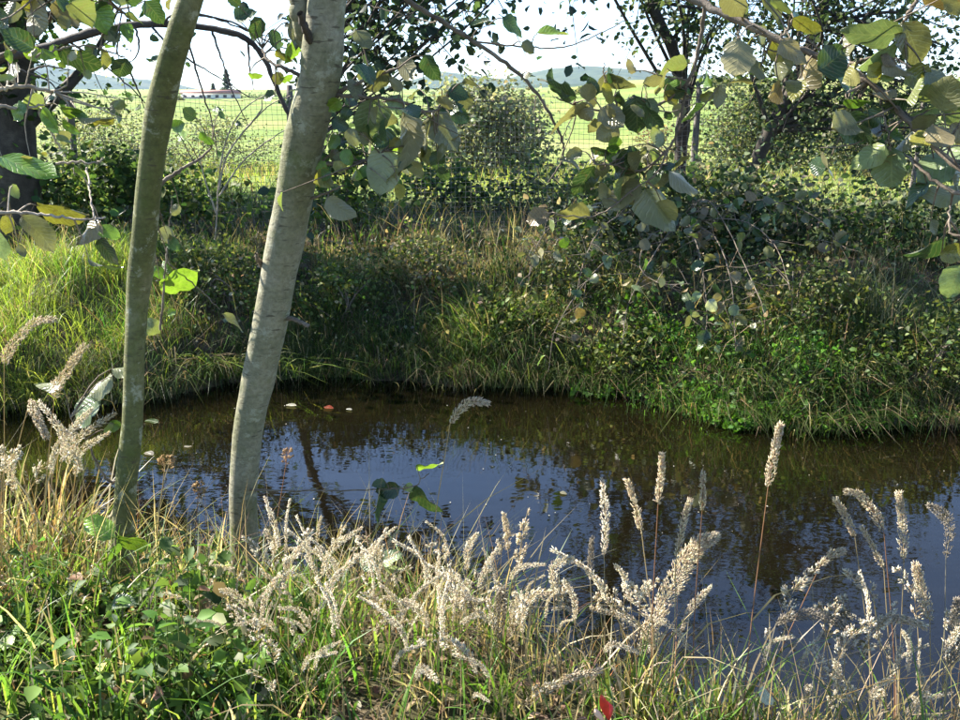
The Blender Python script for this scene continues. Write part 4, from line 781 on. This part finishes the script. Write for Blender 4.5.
# ---------------------------------------------------------------- near bank
# seed-headed grasses, one object per stalk -------------------------
SP = np.array([[0, 0, 0], [.42, .185, 0], [.42, -.0925, .16], [.42, -.0925, -.16], [1, 0, 0]])
SPF = np.array([[0, 2, 1], [0, 3, 2], [0, 1, 3], [4, 1, 2], [4, 2, 3], [4, 3, 1]])
SEEDC = [(0.74, 0.66, 0.50), (0.82, 0.75, 0.60), (0.62, 0.53, 0.39), (0.70, 0.57, 0.47)]
def panicle(path, rad, nsp, length, style, g, cols=SEEDC):
    wf = {'spike': 0.62, 'fog': 0.58, 'fluffy': 0.95}[style]
    if style != 'fluffy': nsp = int(nsp * 1.5)
    """spikelets around a head path. style 'spike' tight, 'fluffy' open branches, 'fog' dense plume"""
    n = nsp; t = g.random(n) ** 0.9; i = t * (len(path) - 1); k = np.minimum(i.astype(int), len(path) - 2); f = (i - k)[:, None]
    c = path[k] * (1 - f) + path[k + 1] * f; ax = norm(path[k + 1] - path[k])
    r_ = norm(np.cross(ax, g.standard_normal((n, 3))))
    prof = {'spike': (1 - 0.55 * t) * np.clip(t * 8, 0.5, 1), 'fluffy': np.clip(t * 3.2, 0.4, 1) * (1.05 - t), 'fog': np.sin(math.pi * np.clip(0.08 + 0.92 * t, 0, 1)) ** 0.7}[style]
    q = np.sqrt(g.random(n))
    if style == 'fluffy':       # gather spikelets into side branchlets
        nb = 16; bt = np.sort(g.random(nb)) * 0.95; bd = g.standard_normal((nb, 3)); kk = g.integers(0, nb, n); t = np.clip(bt[kk] + 0.02 * g.standard_normal(n), 0, 0.99)
        i = t * (len(path) - 1); k = i.astype(int); k = np.minimum(k, len(path) - 2); f = (i - k)[:, None]; c = path[k] * (1 - f) + path[k + 1] * f; ax = norm(path[k + 1] - path[k])
        r_ = norm(bd[kk] - ax * (bd[kk] * ax).sum(1)[:, None] + 0.16 * g.standard_normal((n, 3))); prof = np.clip(0.45 + t * 2, 0, 1) * (1.1 - t)
        q = 0.45 + 0.55 * g.random(n)
    pos = c + r_ * (rad * prof * q)[:, None] + ax * (rad * 0.8 * q * prof)[:, None]
    d = norm(ax * (1.2 if style != 'fluffy' else 0.8) + r_ * (0.45 if style == 'spike' else 0.7) + 0.2 * g.standard_normal((n, 3)))
    s1 = norm(np.cross(d, g.standard_normal((n, 3)))); s2 = np.cross(d, s1); L = length * (0.7 + 0.6 * g.random(n))
    V_ = pos[:, None] + L[:, None, None] * (SP[None, :, 0:1] * d[:, None] + wf * SP[None, :, 1:2] * s1[:, None] + wf * SP[None, :, 2:3] * s2[:, None])
    o = np.arange(n)[:, None, None] * 5
    st = np.random.get_state(); cc = np.asarray(cols)[g.integers(0, len(cols), n)] * (1 + 0.15 * g.standard_normal((n, 1)))
    return V_.reshape(-1, 3), (o + SPF).reshape(-1, 3), np.repeat(np.clip(cc, 0.02, 0.85), 5, axis=0), pos, c
STEMC = {'straw': (0.45, 0.36, 0.20), 'red': (0.32, 0.18, 0.10), 'green': (0.17, 0.22, 0.06), 'grey': (0.32, 0.29, 0.23)}
def stalk(label, head, Y, rad_px, style, stem='straw', root=None, nsp=170, sl=0.0085, group='seed-headed grasses on the near bank', leafy=True, cols=SEEDC, seed=None):
    """head: photo pixels tip -> base of the head; then the stem runs down to its root"""
    g = np.random.default_rng(seed if seed is not None else int(rng.integers(1e6)))
    t = thing('seed_stalk', label, 'grass stalk', group); t['kind'] = 'thing'; rad_px *= 0.98; sl *= 1.25; nsp = int(nsp * 2.1)
    hp = np.array([P(a, b, Y + (0.02 * k)) for k, (a, b) in enumerate(head)])[::-1]
    path = smooth_path(hp, 16)
    rx, ry = root if root else (head[-1][0] + g.uniform(-12, 12), None)
    bY = Y + g.uniform(-0.06, 0.06); bx = P(rx, 700, bY)[0] if ry is None else P(rx, ry, bY)[0]; foot = np.array([bx, bY, H(bx, bY) - 0.02])
    d0 = norm(path[0] - path[1]); mid = foot * 0.45 + path[0] * 0.55 + d0 * 0.08 * np.linalg.norm(foot - path[0]) + np.array([0.012, 0.01, 0]) * g.standard_normal(3)
    sp_ = smooth_path([foot, mid, path[0]], 14)
    a = Acc(); a.add(*tube(sp_, np.linspace(0.0019, 0.0011, 14), 5), STEMC[stem]); a.add(*tube(path, np.linspace(0.0011, 0.0005, 16), 4), STEMC[stem])
    V_, F_, C_, pos, cen = panicle(path, rad_px * mpp(Y), nsp, sl, style, g, cols)
    if style == 'fluffy':
        for j in range(0, nsp, 6): a.add(*tube(np.stack([cen[j], pos[j]]), 0.0005, 3), STEMC[stem])
    a.build('stem', M_SEED, t)
    mk('seed_head', V_, F_, M_SEED, t, C_)['kind'] = 'stuff'
    if leafy:
        n = int(g.integers(1, 3)); bs = sp_[g.integers(2, 8, n)]
        V2, F2, C2 = blades(bs, np.full(n, 0.16) + 0.12 * g.random(n), np.full(n, 0.006), 0.7 * g.standard_normal((n, 2)), 0.3 * g.random(n), np.tile(np.array(G_STRAW if stem != 'green' else G_GREEN), (n, 1)))
        mk('blade', V2, F2, M_GRASS, t, C2)
    return t
GREY = [(0.36, 0.32, 0.26), (0.28, 0.25, 0.2), (0.42, 0.37, 0.3)]
# prominent stalks, right side
stalk('tallest upright seed head on a long reddish stem at lower right', [(780, 426), (775, 450), (768, 488)], 1.98, 5.5, 'spike', 'red', (745, None), 200)
stalk('narrow upright seed spike at lower right of centre, beside the fat drooping plume', [(662, 455), (661, 478), (658, 505)], 1.98, 4, 'spike', 'red', (655, None), 130)
stalk('fat pale drooping plume at lower right of centre, largest seed head of all', [(716, 536), (696, 548), (676, 580), (655, 620), (640, 652)], 2.1, 11, 'fog', 'straw', (620, None), 620, 0.010)
stalk('thin short seed spike left of the narrow upright one, tilted left', [(628, 482), (634, 500), (642, 535)], 2.0, 3.5, 'spike', 'straw', (650, None), 110)
stalk('slender seed spike standing alone between the fat plume and tallest stalk', [(703, 474), (703, 490), (702, 512)], 2.02, 3, 'spike', 'red', (698, None), 90)
stalk('slim tilted seed spike just right of the fat drooping plume', [(690, 502), (684, 520), (676, 560)], 2.0, 4, 'spike', 'straw', (665, None), 120)
stalk('arched seed head nodding left, at right over the blue water', [(848, 492), (860, 495), (874, 512), (884, 532)], 2.2, 6, 'spike', 'red', (905, None), 170)
stalk('straight seed spike tilted left at right, left of the nodding one', [(836, 500), (845, 515), (855, 537)], 2.2, 4.5, 'spike', 'straw', (893, None), 130)
stalk('straight upright seed spike at right, right of the nodding one', [(899, 494), (902, 520), (904, 560)], 2.15, 5.5, 'spike', 'straw', (908, None), 180)
stalk('thin bare-looking seed spike leaning left below the nodding one at right', [(862, 528), (872, 545), (884, 570)], 2.2, 3, 'spike', 'straw', (906, None), 90)
stalk('brownish seed head drooping left at the right picture edge', [(930, 506), (942, 514), (950, 528), (946, 558)], 2.1, 5.5, 'fog', 'grey', (945, None), 170, cols=GREY)
stalk('stout cream seed spike at right, below the brownish drooping one', [(916, 566), (922, 590), (930, 622)], 2.05, 7, 'spike', 'straw', (945, None), 230)
stalk('small bent seed head pointing right on a long slanting stem at right', [(843, 551), (832, 555), (820, 566)], 2.2, 4.5, 'fog', 'red', (735, None), 110)
stalk('open feathery seed head on a slanting stem at right, pointing up left', [(844, 572), (856, 580), (868, 588), (874, 602)], 2.1, 9, 'fluffy', 'straw', (900, None), 110)
stalk('long grey plume bent flat to the right at lower right', [(852, 632), (835, 620), (812, 614), (790, 617), (776, 624)], 2.0, 6, 'fog', 'grey', (742, None), 300, cols=GREY)
stalk('pale plump seed head lying nearly level at lower right', [(924, 626), (905, 620), (885, 620), (872, 628)], 2.0, 6, 'spike', 'straw', (850, None), 220)
stalk('dusty seed plume hanging at the far right edge near the bottom', [(957, 600), (956, 630), (950, 668)], 2.0, 7, 'fog', 'grey', (950, None), 240, cols=GREY)
stalk('small grey tuft on a short stem at lower right, under the bent seed head', [(842, 596), (844, 608), (846, 622)], 2.05, 6, 'fluffy', 'straw', (838, None), 80, cols=GREY)
stalk('short white-tipped seed head at lower right beside the grey flat plume', [(818, 602), (820, 610), (824, 620)], 2.05, 5, 'fluffy', 'straw', (826, None), 70)
# centre
stalk('tall loose seed head at bottom centre with pale clustered florets', [(528, 508), (524, 530), (520, 560), (530, 585)], 2.35, 9, 'fluffy', 'straw', (540, None), 130)
stalk('upright pale seed spike at bottom centre left of the loose one', [(504, 516), (507, 530), (508, 552)], 2.35, 4, 'spike', 'straw', (515, None), 110)
stalk('brown arched plume bending right at bottom centre', [(556, 594), (540, 594), (522, 605), (511, 628), (508, 640)], 2.15, 6, 'fog', 'straw', (498, None), 260)
stalk('grey-brown upright plume at bottom centre, left of the arched one', [(502, 590), (500, 610), (496, 650)], 2.15, 6, 'fog', 'grey', (498, None), 240, cols=GREY)
stalk('branched grey-brown plume at bottom centre, the widest dull one', [(478, 572), (476, 600), (474, 640), (482, 665)], 2.2, 15, 'fluffy', 'grey', (484, None), 260, cols=GREY)
stalk('long pale plume lying level at bottom centre, beside the red scrap', [(598, 671), (575, 676), (550, 688), (528, 704), (505, 722)], 1.95, 5.5, 'spike', 'straw', (470, 760), 320)
stalk('white clustered seed head at bottom centre right over dark water', [(598, 588), (600, 600), (592, 612)], 2.2, 9, 'fluffy', 'straw', (585, None), 90)
stalk('upright knobbly seed head right of the arched brown plume', [(566, 578), (567, 592), (564, 612)], 2.2, 6, 'fluffy', 'straw', (560, None), 90)
stalk('thin dark seed spike standing over the water at centre', [(592, 540), (591, 555), (590, 575)], 2.3, 3.5, 'spike', 'grey', (585, None), 80, cols=GREY)
# left
stalk('tall drooping seed head at the left picture edge over the sunny grass', [(54, 319), (36, 322), (20, 336), (8, 352), (4, 366)], 2.45, 6, 'spike', 'straw', (14, None), 240)
stalk('seed head curving right beside the glossy white leaves at left', [(84, 346), (74, 360), (66, 374), (58, 384), (54, 400)], 2.5, 6, 'spike', 'straw', (50, None), 220)
stalk('pale seed head hanging below the glossy white leaves at left', [(46, 436), (40, 424), (34, 410), (30, 398)], 2.5, 6, 'spike', 'straw', (20, None), 180)
stalk('plump arched seed head drooping left, below the thick trunk', [(196, 626), (204, 610), (222, 602), (246, 604), (262, 612)], 2.25, 6.5, 'fog', 'straw', (330, None), 330)
stalk('small round dried flower head on a thin stem between the trunks', [(170, 458), (166, 464), (164, 472)], 2.7, 11, 'fluffy', 'straw', (164, None), 80, cols=[(0.40, 0.27, 0.13), (0.5, 0.36, 0.2)])
stalk('round dried flower head just left of the thick trunk', [(200, 483), (199, 490), (198, 497)], 2.7, 10, 'fluffy', 'red', (194, None), 80, cols=[(0.40, 0.27, 0.13), (0.5, 0.36, 0.2)])
stalk('dried reddish flower head right of the thick trunk over the water', [(290, 446), (287, 455), (286, 464)], 2.7, 7, 'fluffy', 'red', (272, None), 60, cols=[(0.42, 0.26, 0.13), (0.5, 0.36, 0.2)])

# crowded pale seed heads of the middle: nothing tells them apart
PROTO = []
for k in range(10):
    g = np.random.default_rng(300 + k); st = ['fluffy', 'fog', 'spike', 'fog', 'fluffy', 'spike', 'fluffy', 'fog', 'fluffy', 'spike'][k]
    hh = 0.42 + 0.12 * g.random(); hl = 0.15 + 0.08 * g.random(); dx = g.choice([-1, 1]) * g.uniform(0.04, 0.15)
    path = smooth_path([(dx * .6, 0, hh), (dx, 0.01, hh + hl * 0.55), (dx * 1.9, 0.02, hh + hl * 0.95)], 12)
    a = Acc(); a.add(*tube(smooth_path([(0, 0, -0.02), (dx * 0.1, 0, hh * 0.5), (dx * .6, 0, hh)], 10), np.linspace(0.0018, 0.0011, 10), 4), STEMC['straw']); a.add(*tube(path, 0.0007, 3), STEMC['straw'])
    V_, F_, C_, pos, cen = panicle(path, {'fluffy': 0.036, 'spike': 0.008, 'fog': 0.012}[st], 300, 0.0115, st, g, SEEDC + [(0.85, 0.81, 0.72), (0.85, 0.81, 0.72)])
    if st == 'fluffy':
        for j in range(0, 300, 5): a.add(*tube(np.stack([cen[j], pos[j]]), 0.0005, 3), STEMC['straw'])
    o1 = a.build('stem', M_SEED); o2 = mk('seed_head', V_, F_, M_SEED, None, C_)
    PROTO.append((o1.data, o2.data)); bpy.data.objects.remove(o1); bpy.data.objects.remove(o2)
def crowd(n, region, label, group, zs=(0.7, 1.15)):
    for _ in range(n):
        k = random.choice(PROTO); px, Y = random.uniform(*region[:2]), random.uniform(*region[2:]); x = P(px, 600, Y)[0]
        t = thing('seed_stalk', label, 'grass stalk', group); t['kind'] = 'thing'; s = random.uniform(*zs)
        t.location = (x, Y, float(H(x, Y)) - 0.01); t.rotation_euler = (random.uniform(-0.22, 0.22), random.uniform(-0.22, 0.22), random.uniform(0, 6.28)); t.scale = (s, s, s)
        for nm, me in zip(('stem', 'seed_head'), k):
            o = bpy.data.objects.new(nm, me); COL.objects.link(o); o.parent = t
            if nm == 'seed_head': o['kind'] = 'stuff'
crowd(78, (265, 545, 2.0, 2.5), 'pale fluffy seed grass in the crowded patch at bottom centre', 'crowded pale seed grasses at bottom centre', (0.30, 0.60))
crowd(46, (250, 560, 1.8, 2.15), 'short pale seed grass along the bottom edge at centre', 'short pale seed grasses along the bottom edge', (0.35, 0.7))
crowd(20, (190, 300, 2.1, 2.5), 'pale seed grass in the patch at the foot of the thick trunk', 'pale seed grasses at the foot of the thick trunk', (0.25, 0.45))
crowd(20, (560, 780, 1.95, 2.35), 'short seed grass in the sparse patch at lower right of centre', 'short seed grasses at lower right of centre', (0.5, 0.85))
crowd(36, (780, 985, 1.85, 2.3), 'short seed grass in the thick patch at the lower right corner', 'short seed grasses at the lower right corner', (0.5, 0.9))
crowd(14, (-20, 110, 2.4, 3.1), 'pale seed grass among the reeds at the left edge', 'pale seed grasses among the left reeds', (0.7, 1.1))

def near_grass():
    a = Acc(); n = 4700; x = rng.uniform(-2.1, 1.9, n); x = x[rng.random(n) < np.where(x > 0.1, 0.28, 0.8)]; n = len(x); y = ynear(x) - rng.random(n) ** 1.3 * 1.25 + 0.03
    h = 0.16 + 0.30 * rng.random(n) ** 1.5; col = colmix(n, [G_GREEN, G_BRIGHT, G_STRAW, G_DRY, G_OLIVE], [3, 3.5, 2.0, 1.2, 1.5])
    st = (x > -0.4) & (x < 0.4) & (rng.random(n) < 0.4); col[st] = colmix(n, [G_STRAW, G_DRY], [2, 1])[st]
    a.add(*blades(np.stack([x, y, H(x, y) - 0.01], 1), h, 0.0035 + 0.0045 * rng.random(n), 0.45 * rng.standard_normal((n, 2)), 0.15 + 0.45 * rng.random(n), col, 4))
    n = 1000; x = rng.uniform(-2.2, 1.9, n); x = x[rng.random(n) < np.where(x > 0.1, 0.5, 1.0)]; n = len(x); y = ynear(x) - rng.random(n) * 1.0
    a.add(*blades(np.stack([x, y, H(x, y)], 1), 0.22 + 0.34 * rng.random(n), 0.0022 + 0.001 * rng.random(n), 0.35 * rng.standard_normal((n, 2)), 0.2 * rng.random(n), colmix(n, [G_STRAW, G_DRY, (0.5, 0.42, 0.26), (0.3, 0.17, 0.09), G_OLIVE], [3, 1, 2, 0.8, 1.5]), 4))
    tag(a.build('near_grass', M_GRASS), 'mixed green and straw grass blades along the near bank', 'grass', kind='stuff')
    # fresh broad blades at the bottom left
    a = Acc(); n = 1500; x = rng.uniform(-1.75, -0.35, n); y = 1.8 + 0.85 * rng.random(n); kk = rng.random(n) < 0.15 + 1.1 * vnoise(x, y, 4.0, 62); x, y = x[kk], y[kk]; n = len(x)
    a.add(*blades(np.stack([x, y, H(x, y) - 0.01], 1), 0.10 + 0.26 * rng.random(n), 0.004 + 0.006 * rng.random(n), 0.35 * rng.standard_normal((n, 2)), 0.1 + 0.4 * rng.random(n), colmix(n, [(0.085, 0.17, 0.025), (0.15, 0.23, 0.045), G_GREEN, G_STRAW, (0.5, 0.42, 0.26)], [3, 2, 3, 1.6, 1.0]), 4))
    n = 620; x = rng.uniform(-0.6, 1.1, n); y = rng.uniform(1.75, 2.12, n)
    a.add(*blades(np.stack([x, y, H(x, y) - 0.01], 1), 0.08 + 0.17 * rng.random(n), 0.003 + 0.004 * rng.random(n), 0.4 * rng.standard_normal((n, 2)), 0.1 + 0.4 * rng.random(n), colmix(n, [(0.12, 0.24, 0.03), G_GREEN, G_STRAW, (0.5, 0.42, 0.26)], [2.5, 2, 2, 1.2]), 4))
    n = 170; x = rng.uniform(-1.3, 0.1, n); y = rng.uniform(1.85, 2.25, n)
    a.add(*blades(np.stack([x, y, H(x, y) - 0.01], 1), 0.12 + 0.15 * rng.random(n), 0.007 + 0.005 * rng.random(n), 0.35 * rng.standard_normal((n, 2)), 0.2 * rng.random(n), colmix(n, [(0.09, 0.18, 0.025), (0.14, 0.24, 0.04)], [1, 1]), 4))
    tag(a.build('fresh_grass', M_GRASS), 'fresh bright green grass blades along the bottom edge at left', 'grass', kind='stuff')
    # leafy weeds low at the left
    a = Acc(); nb = 130; bx = rng.uniform(-1.75, -0.5, nb); by = 1.85 + rng.random(nb) * 0.72; pts = []; 
    for k in range(nb):
        vn = float(vnoise(bx[k], by[k], 3.5, 61)); hgt = 0.05 + (0.08 + 0.26 * rng.random()) * vn; m_ = int(18 + 24 * rng.random()); t = rng.random(m_); th = rng.random(m_) * 6.28
        pts.append(np.stack([bx[k] + 0.05 * np.cos(th), by[k] + 0.05 * np.sin(th), H(bx[k], by[k]) + hgt * t], 1))
        a.add(*tube(np.array([[bx[k], by[k], H(bx[k], by[k]) - .01], [bx[k] + .01, by[k], H(bx[k], by[k]) + hgt]]), 0.0016, 3), (0.12, 0.16, 0.05))
    pts = np.concatenate(pts); n = len(pts)
    a.add(*leaf_cloud(pts, 0.012 + 0.055 * rng.random(n) ** 2.4, colmix(n, [(0.08, 0.15, 0.03), (0.13, 0.22, 0.045), (0.045, 0.085, 0.02), (0.3, 0.32, 0.2), (0.2, 0.14, 0.08)], [3, 2.5, 3, 0.7, 0.6]), 0.0, 1.0, 0.95))
    tag(a.build('near_weeds', M_FOL), 'low leafy green weeds filling the lower left corner', 'weeds', kind='stuff')
    # litter of dead leaves and straw on the soil of the near bank
    a = Acc(); n = 4200; x = rng.uniform(-2.0, 1.8, n); y = ynear(x) - rng.random(n) * 1.5
    a.add(*leaf_cloud(np.stack([x, y, H(x, y) + 0.012], 1), 0.015 + 0.04 * rng.random(n), colmix(n, [(0.16, 0.10, 0.06), (0.25, 0.18, 0.11), (0.35, 0.28, 0.2)], [2, 2, 1]), 0.0, 2.5, 0.7))
    tag(a.build('leaf_litter', M_FOL), 'dead leaves and straw littering the near bank soil', 'litter', kind='stuff')
near_grass()
def reeds(label, px, Y, n, hgt, cols, wts, spread, lean):
    x = P(px, 560, Y)[0]; root = thing('reed_clump', label, 'reeds'); root.location = (x, Y, float(H(x, Y)))
    b_ = np.stack([spread * rng.standard_normal(n), 0.6 * spread * rng.standard_normal(n), np.full(n, -0.03)], 1)
    l_ = b_[:, :2] / spread * 0.16 + 0.12 * rng.standard_normal((n, 2)) + np.array([lean, 0])
    V_, F_, C_ = blades(b_, hgt * (0.5 + 0.5 * rng.random(n)), 0.005 + 0.006 * rng.random(n), l_, 0.15 + 0.5 * rng.random(n) ** 2, colmix(n, cols, wts), 5)
    o = mk('blades', V_, F_, M_GRASS, root, C_); o['kind'] = 'stuff'
RC = [(0.22, 0.16, 0.09), (0.38, 0.32, 0.21), (0.15, 0.10, 0.055), (0.14, 0.2, 0.05), (0.5, 0.42, 0.28)]
reeds('clump of dry brown and green reeds at the water edge left of the slim trunk', 62, 3.05, 170, 0.68, RC, [3, 3, 2, 2, 2], 0.07, 0.15)
reeds('sparser dry reed clump at the left picture edge by the water', 8, 2.95, 110, 0.6, RC, [2, 3, 2, 3, 2], 0.08, 0.05)
reeds('thin dry reed tuft standing between the two near trunks', 190, 3.0, 60, 0.5, RC, [1, 4, 1, 1, 4], 0.09, 0.0)
reeds('green and reddish grass tuft at lower right under the tallest stalk', 735, 2.1, 80, 0.5, RC, [2, 2, 1, 5, 2], 0.05, 0.05)
reeds('green grass tuft at lower right with crossing blades', 815, 2.05, 80, 0.42, RC, [1, 2, 1, 6, 2], 0.06, 0.1)
reeds('straw and green tuft at the base of the fat drooping plume', 640, 2.05, 70, 0.45, RC, [1, 2, 1, 6, 2], 0.05, 0.1)

# overhanging grass tuft at the far waterline, left
def overhang():
    x0 = PZ(195, 382, WATER + 0.05); root = thing('waterside_grass', 'yellow green grass tuft trailing into the water between the two trunks', 'grass tuft'); root.location = x0
    n = 260; b_ = np.stack([0.30 * rng.standard_normal(n), 0.05 + 0.10 * np.abs(rng.standard_normal(n)), np.zeros(n)], 1)
    l_ = np.stack([0.6 * rng.standard_normal(n) + 0.4, -0.9 * rng.random(n)], 1)
    V_, F_, C_ = blades(b_, 0.22 + 0.3 * rng.random(n), 0.008 + 0.005 * rng.random(n), l_, 0.5 + 0.45 * rng.random(n), colmix(n, [G_BRIGHT, (0.22, 0.28, 0.05), G_STRAW], [3, 3, 1]), 4)
    mk('blades', V_, F_, M_GRASS, root, C_)['kind'] = 'stuff'
overhang()

# sapling and single broad leaves on the near bank
def sapling(label, px, py, Y, leaves, foot):
    t = thing('sapling', label, 'sapling'); b = Bough(t, 'stem', M_TWIG); fx = P(*foot, Y); z = float(H(fx[0], fx[1]))
    q = P(px, py, Y); p = smooth_path([(fx[0], fx[1], z - 0.02), (fx * 0.5 + q * 0.5) * [1, 1, 0] + [0.004, 0, (z + q[2]) / 2], q], 12)
    b.a.add(*tube(p, np.linspace(0.003, 0.0018, 12), 5)); b.nodes.append(p)
    for a_ in leaves: b.leaf(*a_, Y)
    b.done()
sapling('sapling with three shiny green leaves in front of the slim trunk foot', 116, 540, 2.6, [((114, 536), (86, 514), 24, 'l'), ((116, 538), (92, 530), 12, 'l'), ((118, 538), (152, 542), 14, 'l'), ((116, 544), (112, 572), 12, 'g')], (108, 620))
sapling('seedling with pale curled leaves at bottom centre left', 376, 560, 2.4, [((380, 566), (358, 556), 20, 'p'), ((382, 562), (402, 552), 14, 'p'), ((384, 566), (408, 568), 10, 'l'), ((378, 570), (370, 586), 10, 'l')], (392, 650))
sapling('seedling with grey folded leaf above the lower left weeds', 122, 598, 2.2, [((112, 604), (136, 602), 14, 'p'), ((124, 600), (114, 612), 10, 'g')], (122, 680))
sapling('seedling with one bright green leaf low at bottom centre', 440, 690, 2.0, [((436, 686), (456, 694), 10, 'l'), ((436, 690), (422, 684), 10, 'l')], (438, 740))

# litter that can be picked out ------------------------------------
def dead_leaf(label, base, tip, Y, col, name='dead_leaf', z=None):
    B = P(*base, Y) if z is None else PZ(*base, z); T = P(*tip, Y) if z is None else PZ(*tip, z); T = T if z is None else B + (T - B) * 0.62
    X_ = T - B; L = np.linalg.norm(X_); X_ /= L; up = np.array([0.1, -0.5, 0.8]) if z is None else np.array([0, 0, 1.0]); Y_ = norm(np.cross(up, X_)); Z_ = np.cross(X_, Y_)
    o = bpy.data.objects.new(name, random.choice(LEAVES)); COL.objects.link(o); k = 1.0 if z is None else 0.35
    o.matrix_world = Matrix([[X_[i] * L, Y_[i] * L, Z_[i] * L * k, B[i]] for i in range(3)] + [[0, 0, 0, 1]]); o.color = (*col, 1)
    return tag(o, label, 'leaf')
dead_leaf('curled brown dead leaf in the grass below the thick trunk', (276, 650), (306, 664), 2.25, (0.16, 0.08, 0.035))
dead_leaf('pale dry leaf lying near the bottom edge at left', (74, 706), (98, 702), 2.0, (0.5, 0.48, 0.38))
dead_leaf('pale round leaf near the bottom edge at lower right', (758, 692), (778, 700), 1.95, (0.6, 0.62, 0.5))
WZ = WATER + 0.012
for lab, b_, t_, c_ in (('white scrap of leaf floating right of the thick trunk', (286, 405), (304, 407), (0.6, 0.58, 0.5)), ('small white leaf floating beside the red floating one', (346, 409), (356, 411), (0.6, 0.6, 0.55)), ('small red leaf floating near the far bank right of the thick trunk', (324, 407), (340, 409), (0.4, 0.06, 0.03)), ('yellowish leaf floating at centre right of the plume tip', (560, 492), (572, 495), (0.45, 0.42, 0.3)), ('pale leaf floating between the two trunks', (146, 452), (158, 456), (0.5, 0.46, 0.4)), ('second pale leaf floating between the trunks, nearer the thick one', (184, 447), (198, 444), (0.5, 0.46, 0.4)), ('dark green leaf floating just right of the slim trunk', (146, 420), (166, 424), (0.06, 0.12, 0.04))):
    dead_leaf(lab, b_, t_, 0, tuple(0.5 * k for k in c_), 'floating_leaf', WZ - 0.006)
# pale bent seed head seen against the water at centre
stalk('bent pale seed head hanging alone over the water at centre', [(488, 403), (472, 402), (460, 410), (450, 424)], 2.3, 4.5, 'fog', 'straw', (425, None), 150)
# red scrap at the bottom edge
def red_scrap():
    Y = 1.72; r_ = thing('red_flower', 'bright red flower with pale base at the bottom edge', 'flower')
    a = Acc(); V_, F_ = tube(smooth_path([P(604, 740, Y), P(605, 722, Y), P(606, 712, Y)], 6), 0.0022, 5); a.add(V_, F_); a.build('stem', mat_simple('flower_stem', (0.16, 0.2, 0.06)), r_)
    mr = mat_simple('red_petal', (0.62, 0.03, 0.015), 0.5, 0.25, 60); mw = mat_simple('pale_petal_base', (0.75, 0.5, 0.35), 0.6, 0.2, 60)
    def petal(name, pts, wd, mat):
        p = smooth_path([P(x_, y_, Y + dz) for x_, y_, dz in pts], 9); s_ = np.sin(np.linspace(0.25, math.pi * 0.97, 9)) * wd * mpp(Y)
        V_ = np.concatenate([p - np.array([1, 0.3, 0.1]) * s_[:, None], p + np.array([0, -0.008, 0]), p + np.array([1, 0.3, -0.1]) * s_[:, None]])
        F_ = [[i, i + 1, i + 10, i + 9] for i in range(8)] + [[i + 9, i + 10, i + 19, i + 18] for i in range(8)]
        mk(name, V_, np.array(F_), mat, r_)
    petal('petal', [(608, 718, 0), (604, 704, -.01), (601, 694, -.015)], 5, mr); petal('petal', [(609, 719, 0), (609, 708, .01), (606, 700, .02)], 5, mr); petal('petal', [(604, 722, 0), (598, 714, -.01), (595, 708, -.012)], 4, mw)
red_scrap()
# specks of pollen and froth on the water
def specks():
    n = 190; x = rng.uniform(-2.6, 3.2, n); y = ynear(x) + (yfar(x) - ynear(x)) * rng.random(n) ** 0.8; k = vnoise(x, y, 1.5, 51) > 0.42; x, y = x[k], y[k]; n = len(x)
    r = 0.0016 + 0.003 * rng.random(n) ** 4; th = np.linspace(0, 2 * math.pi, 5, endpoint=False)
    V_ = np.stack([x[:, None] + r[:, None] * np.cos(th), y[:, None] + 1.6 * r[:, None] * np.sin(th), np.full((n, 5), WATER + 0.004)], -1)
    V_ = np.concatenate([V_, np.stack([x, y, np.full(n, WATER + 0.006)], -1)[:, None]], 1); o = np.arange(n)[:, None, None] * 6
    F_ = (o + np.array([[j, (j + 1) % 5, 5] for j in range(5)])).reshape(-1, 3)
    tag(mk('water_specks', V_.reshape(-1, 3), F_, mat_simple('froth', (0.30, 0.28, 0.22))), 'tiny pale specks drifting on the water surface', 'specks', kind='stuff')
specks()

# ---------------------------------------------------------------- air
def haze():
    x, y0, y1, z0, z1 = 4600, -150, 4600, -48, 260
    v = np.array([[a, b_, c] for c in (z0, z1) for b_ in (y0, y1) for a in (-x, x)])
    m = bpy.data.materials.new('haze_air'); m.use_nodes = True; nt = m.node_tree; nt.nodes.clear(); out = nt.nodes.new('ShaderNodeOutputMaterial')
    p = nt.nodes.new('ShaderNodeVolumePrincipled'); p.inputs['Density'].default_value = 0.00010; p.inputs['Color'].default_value = (0.58, 0.74, 1.0, 1); p.inputs['Anisotropy'].default_value = 0.2
    nt.links.new(p.outputs[0], out.inputs['Volume'])
    o = mk('haze', v, np.array([[0, 2, 3, 1], [4, 5, 7, 6], [0, 1, 5, 4], [2, 6, 7, 3], [0, 4, 6, 2], [1, 3, 7, 5]]), m, smooth=False); o['kind'] = 'stuff'
    tag(o, 'thin bluish haze over the distant hills', 'haze', kind='stuff')
haze()
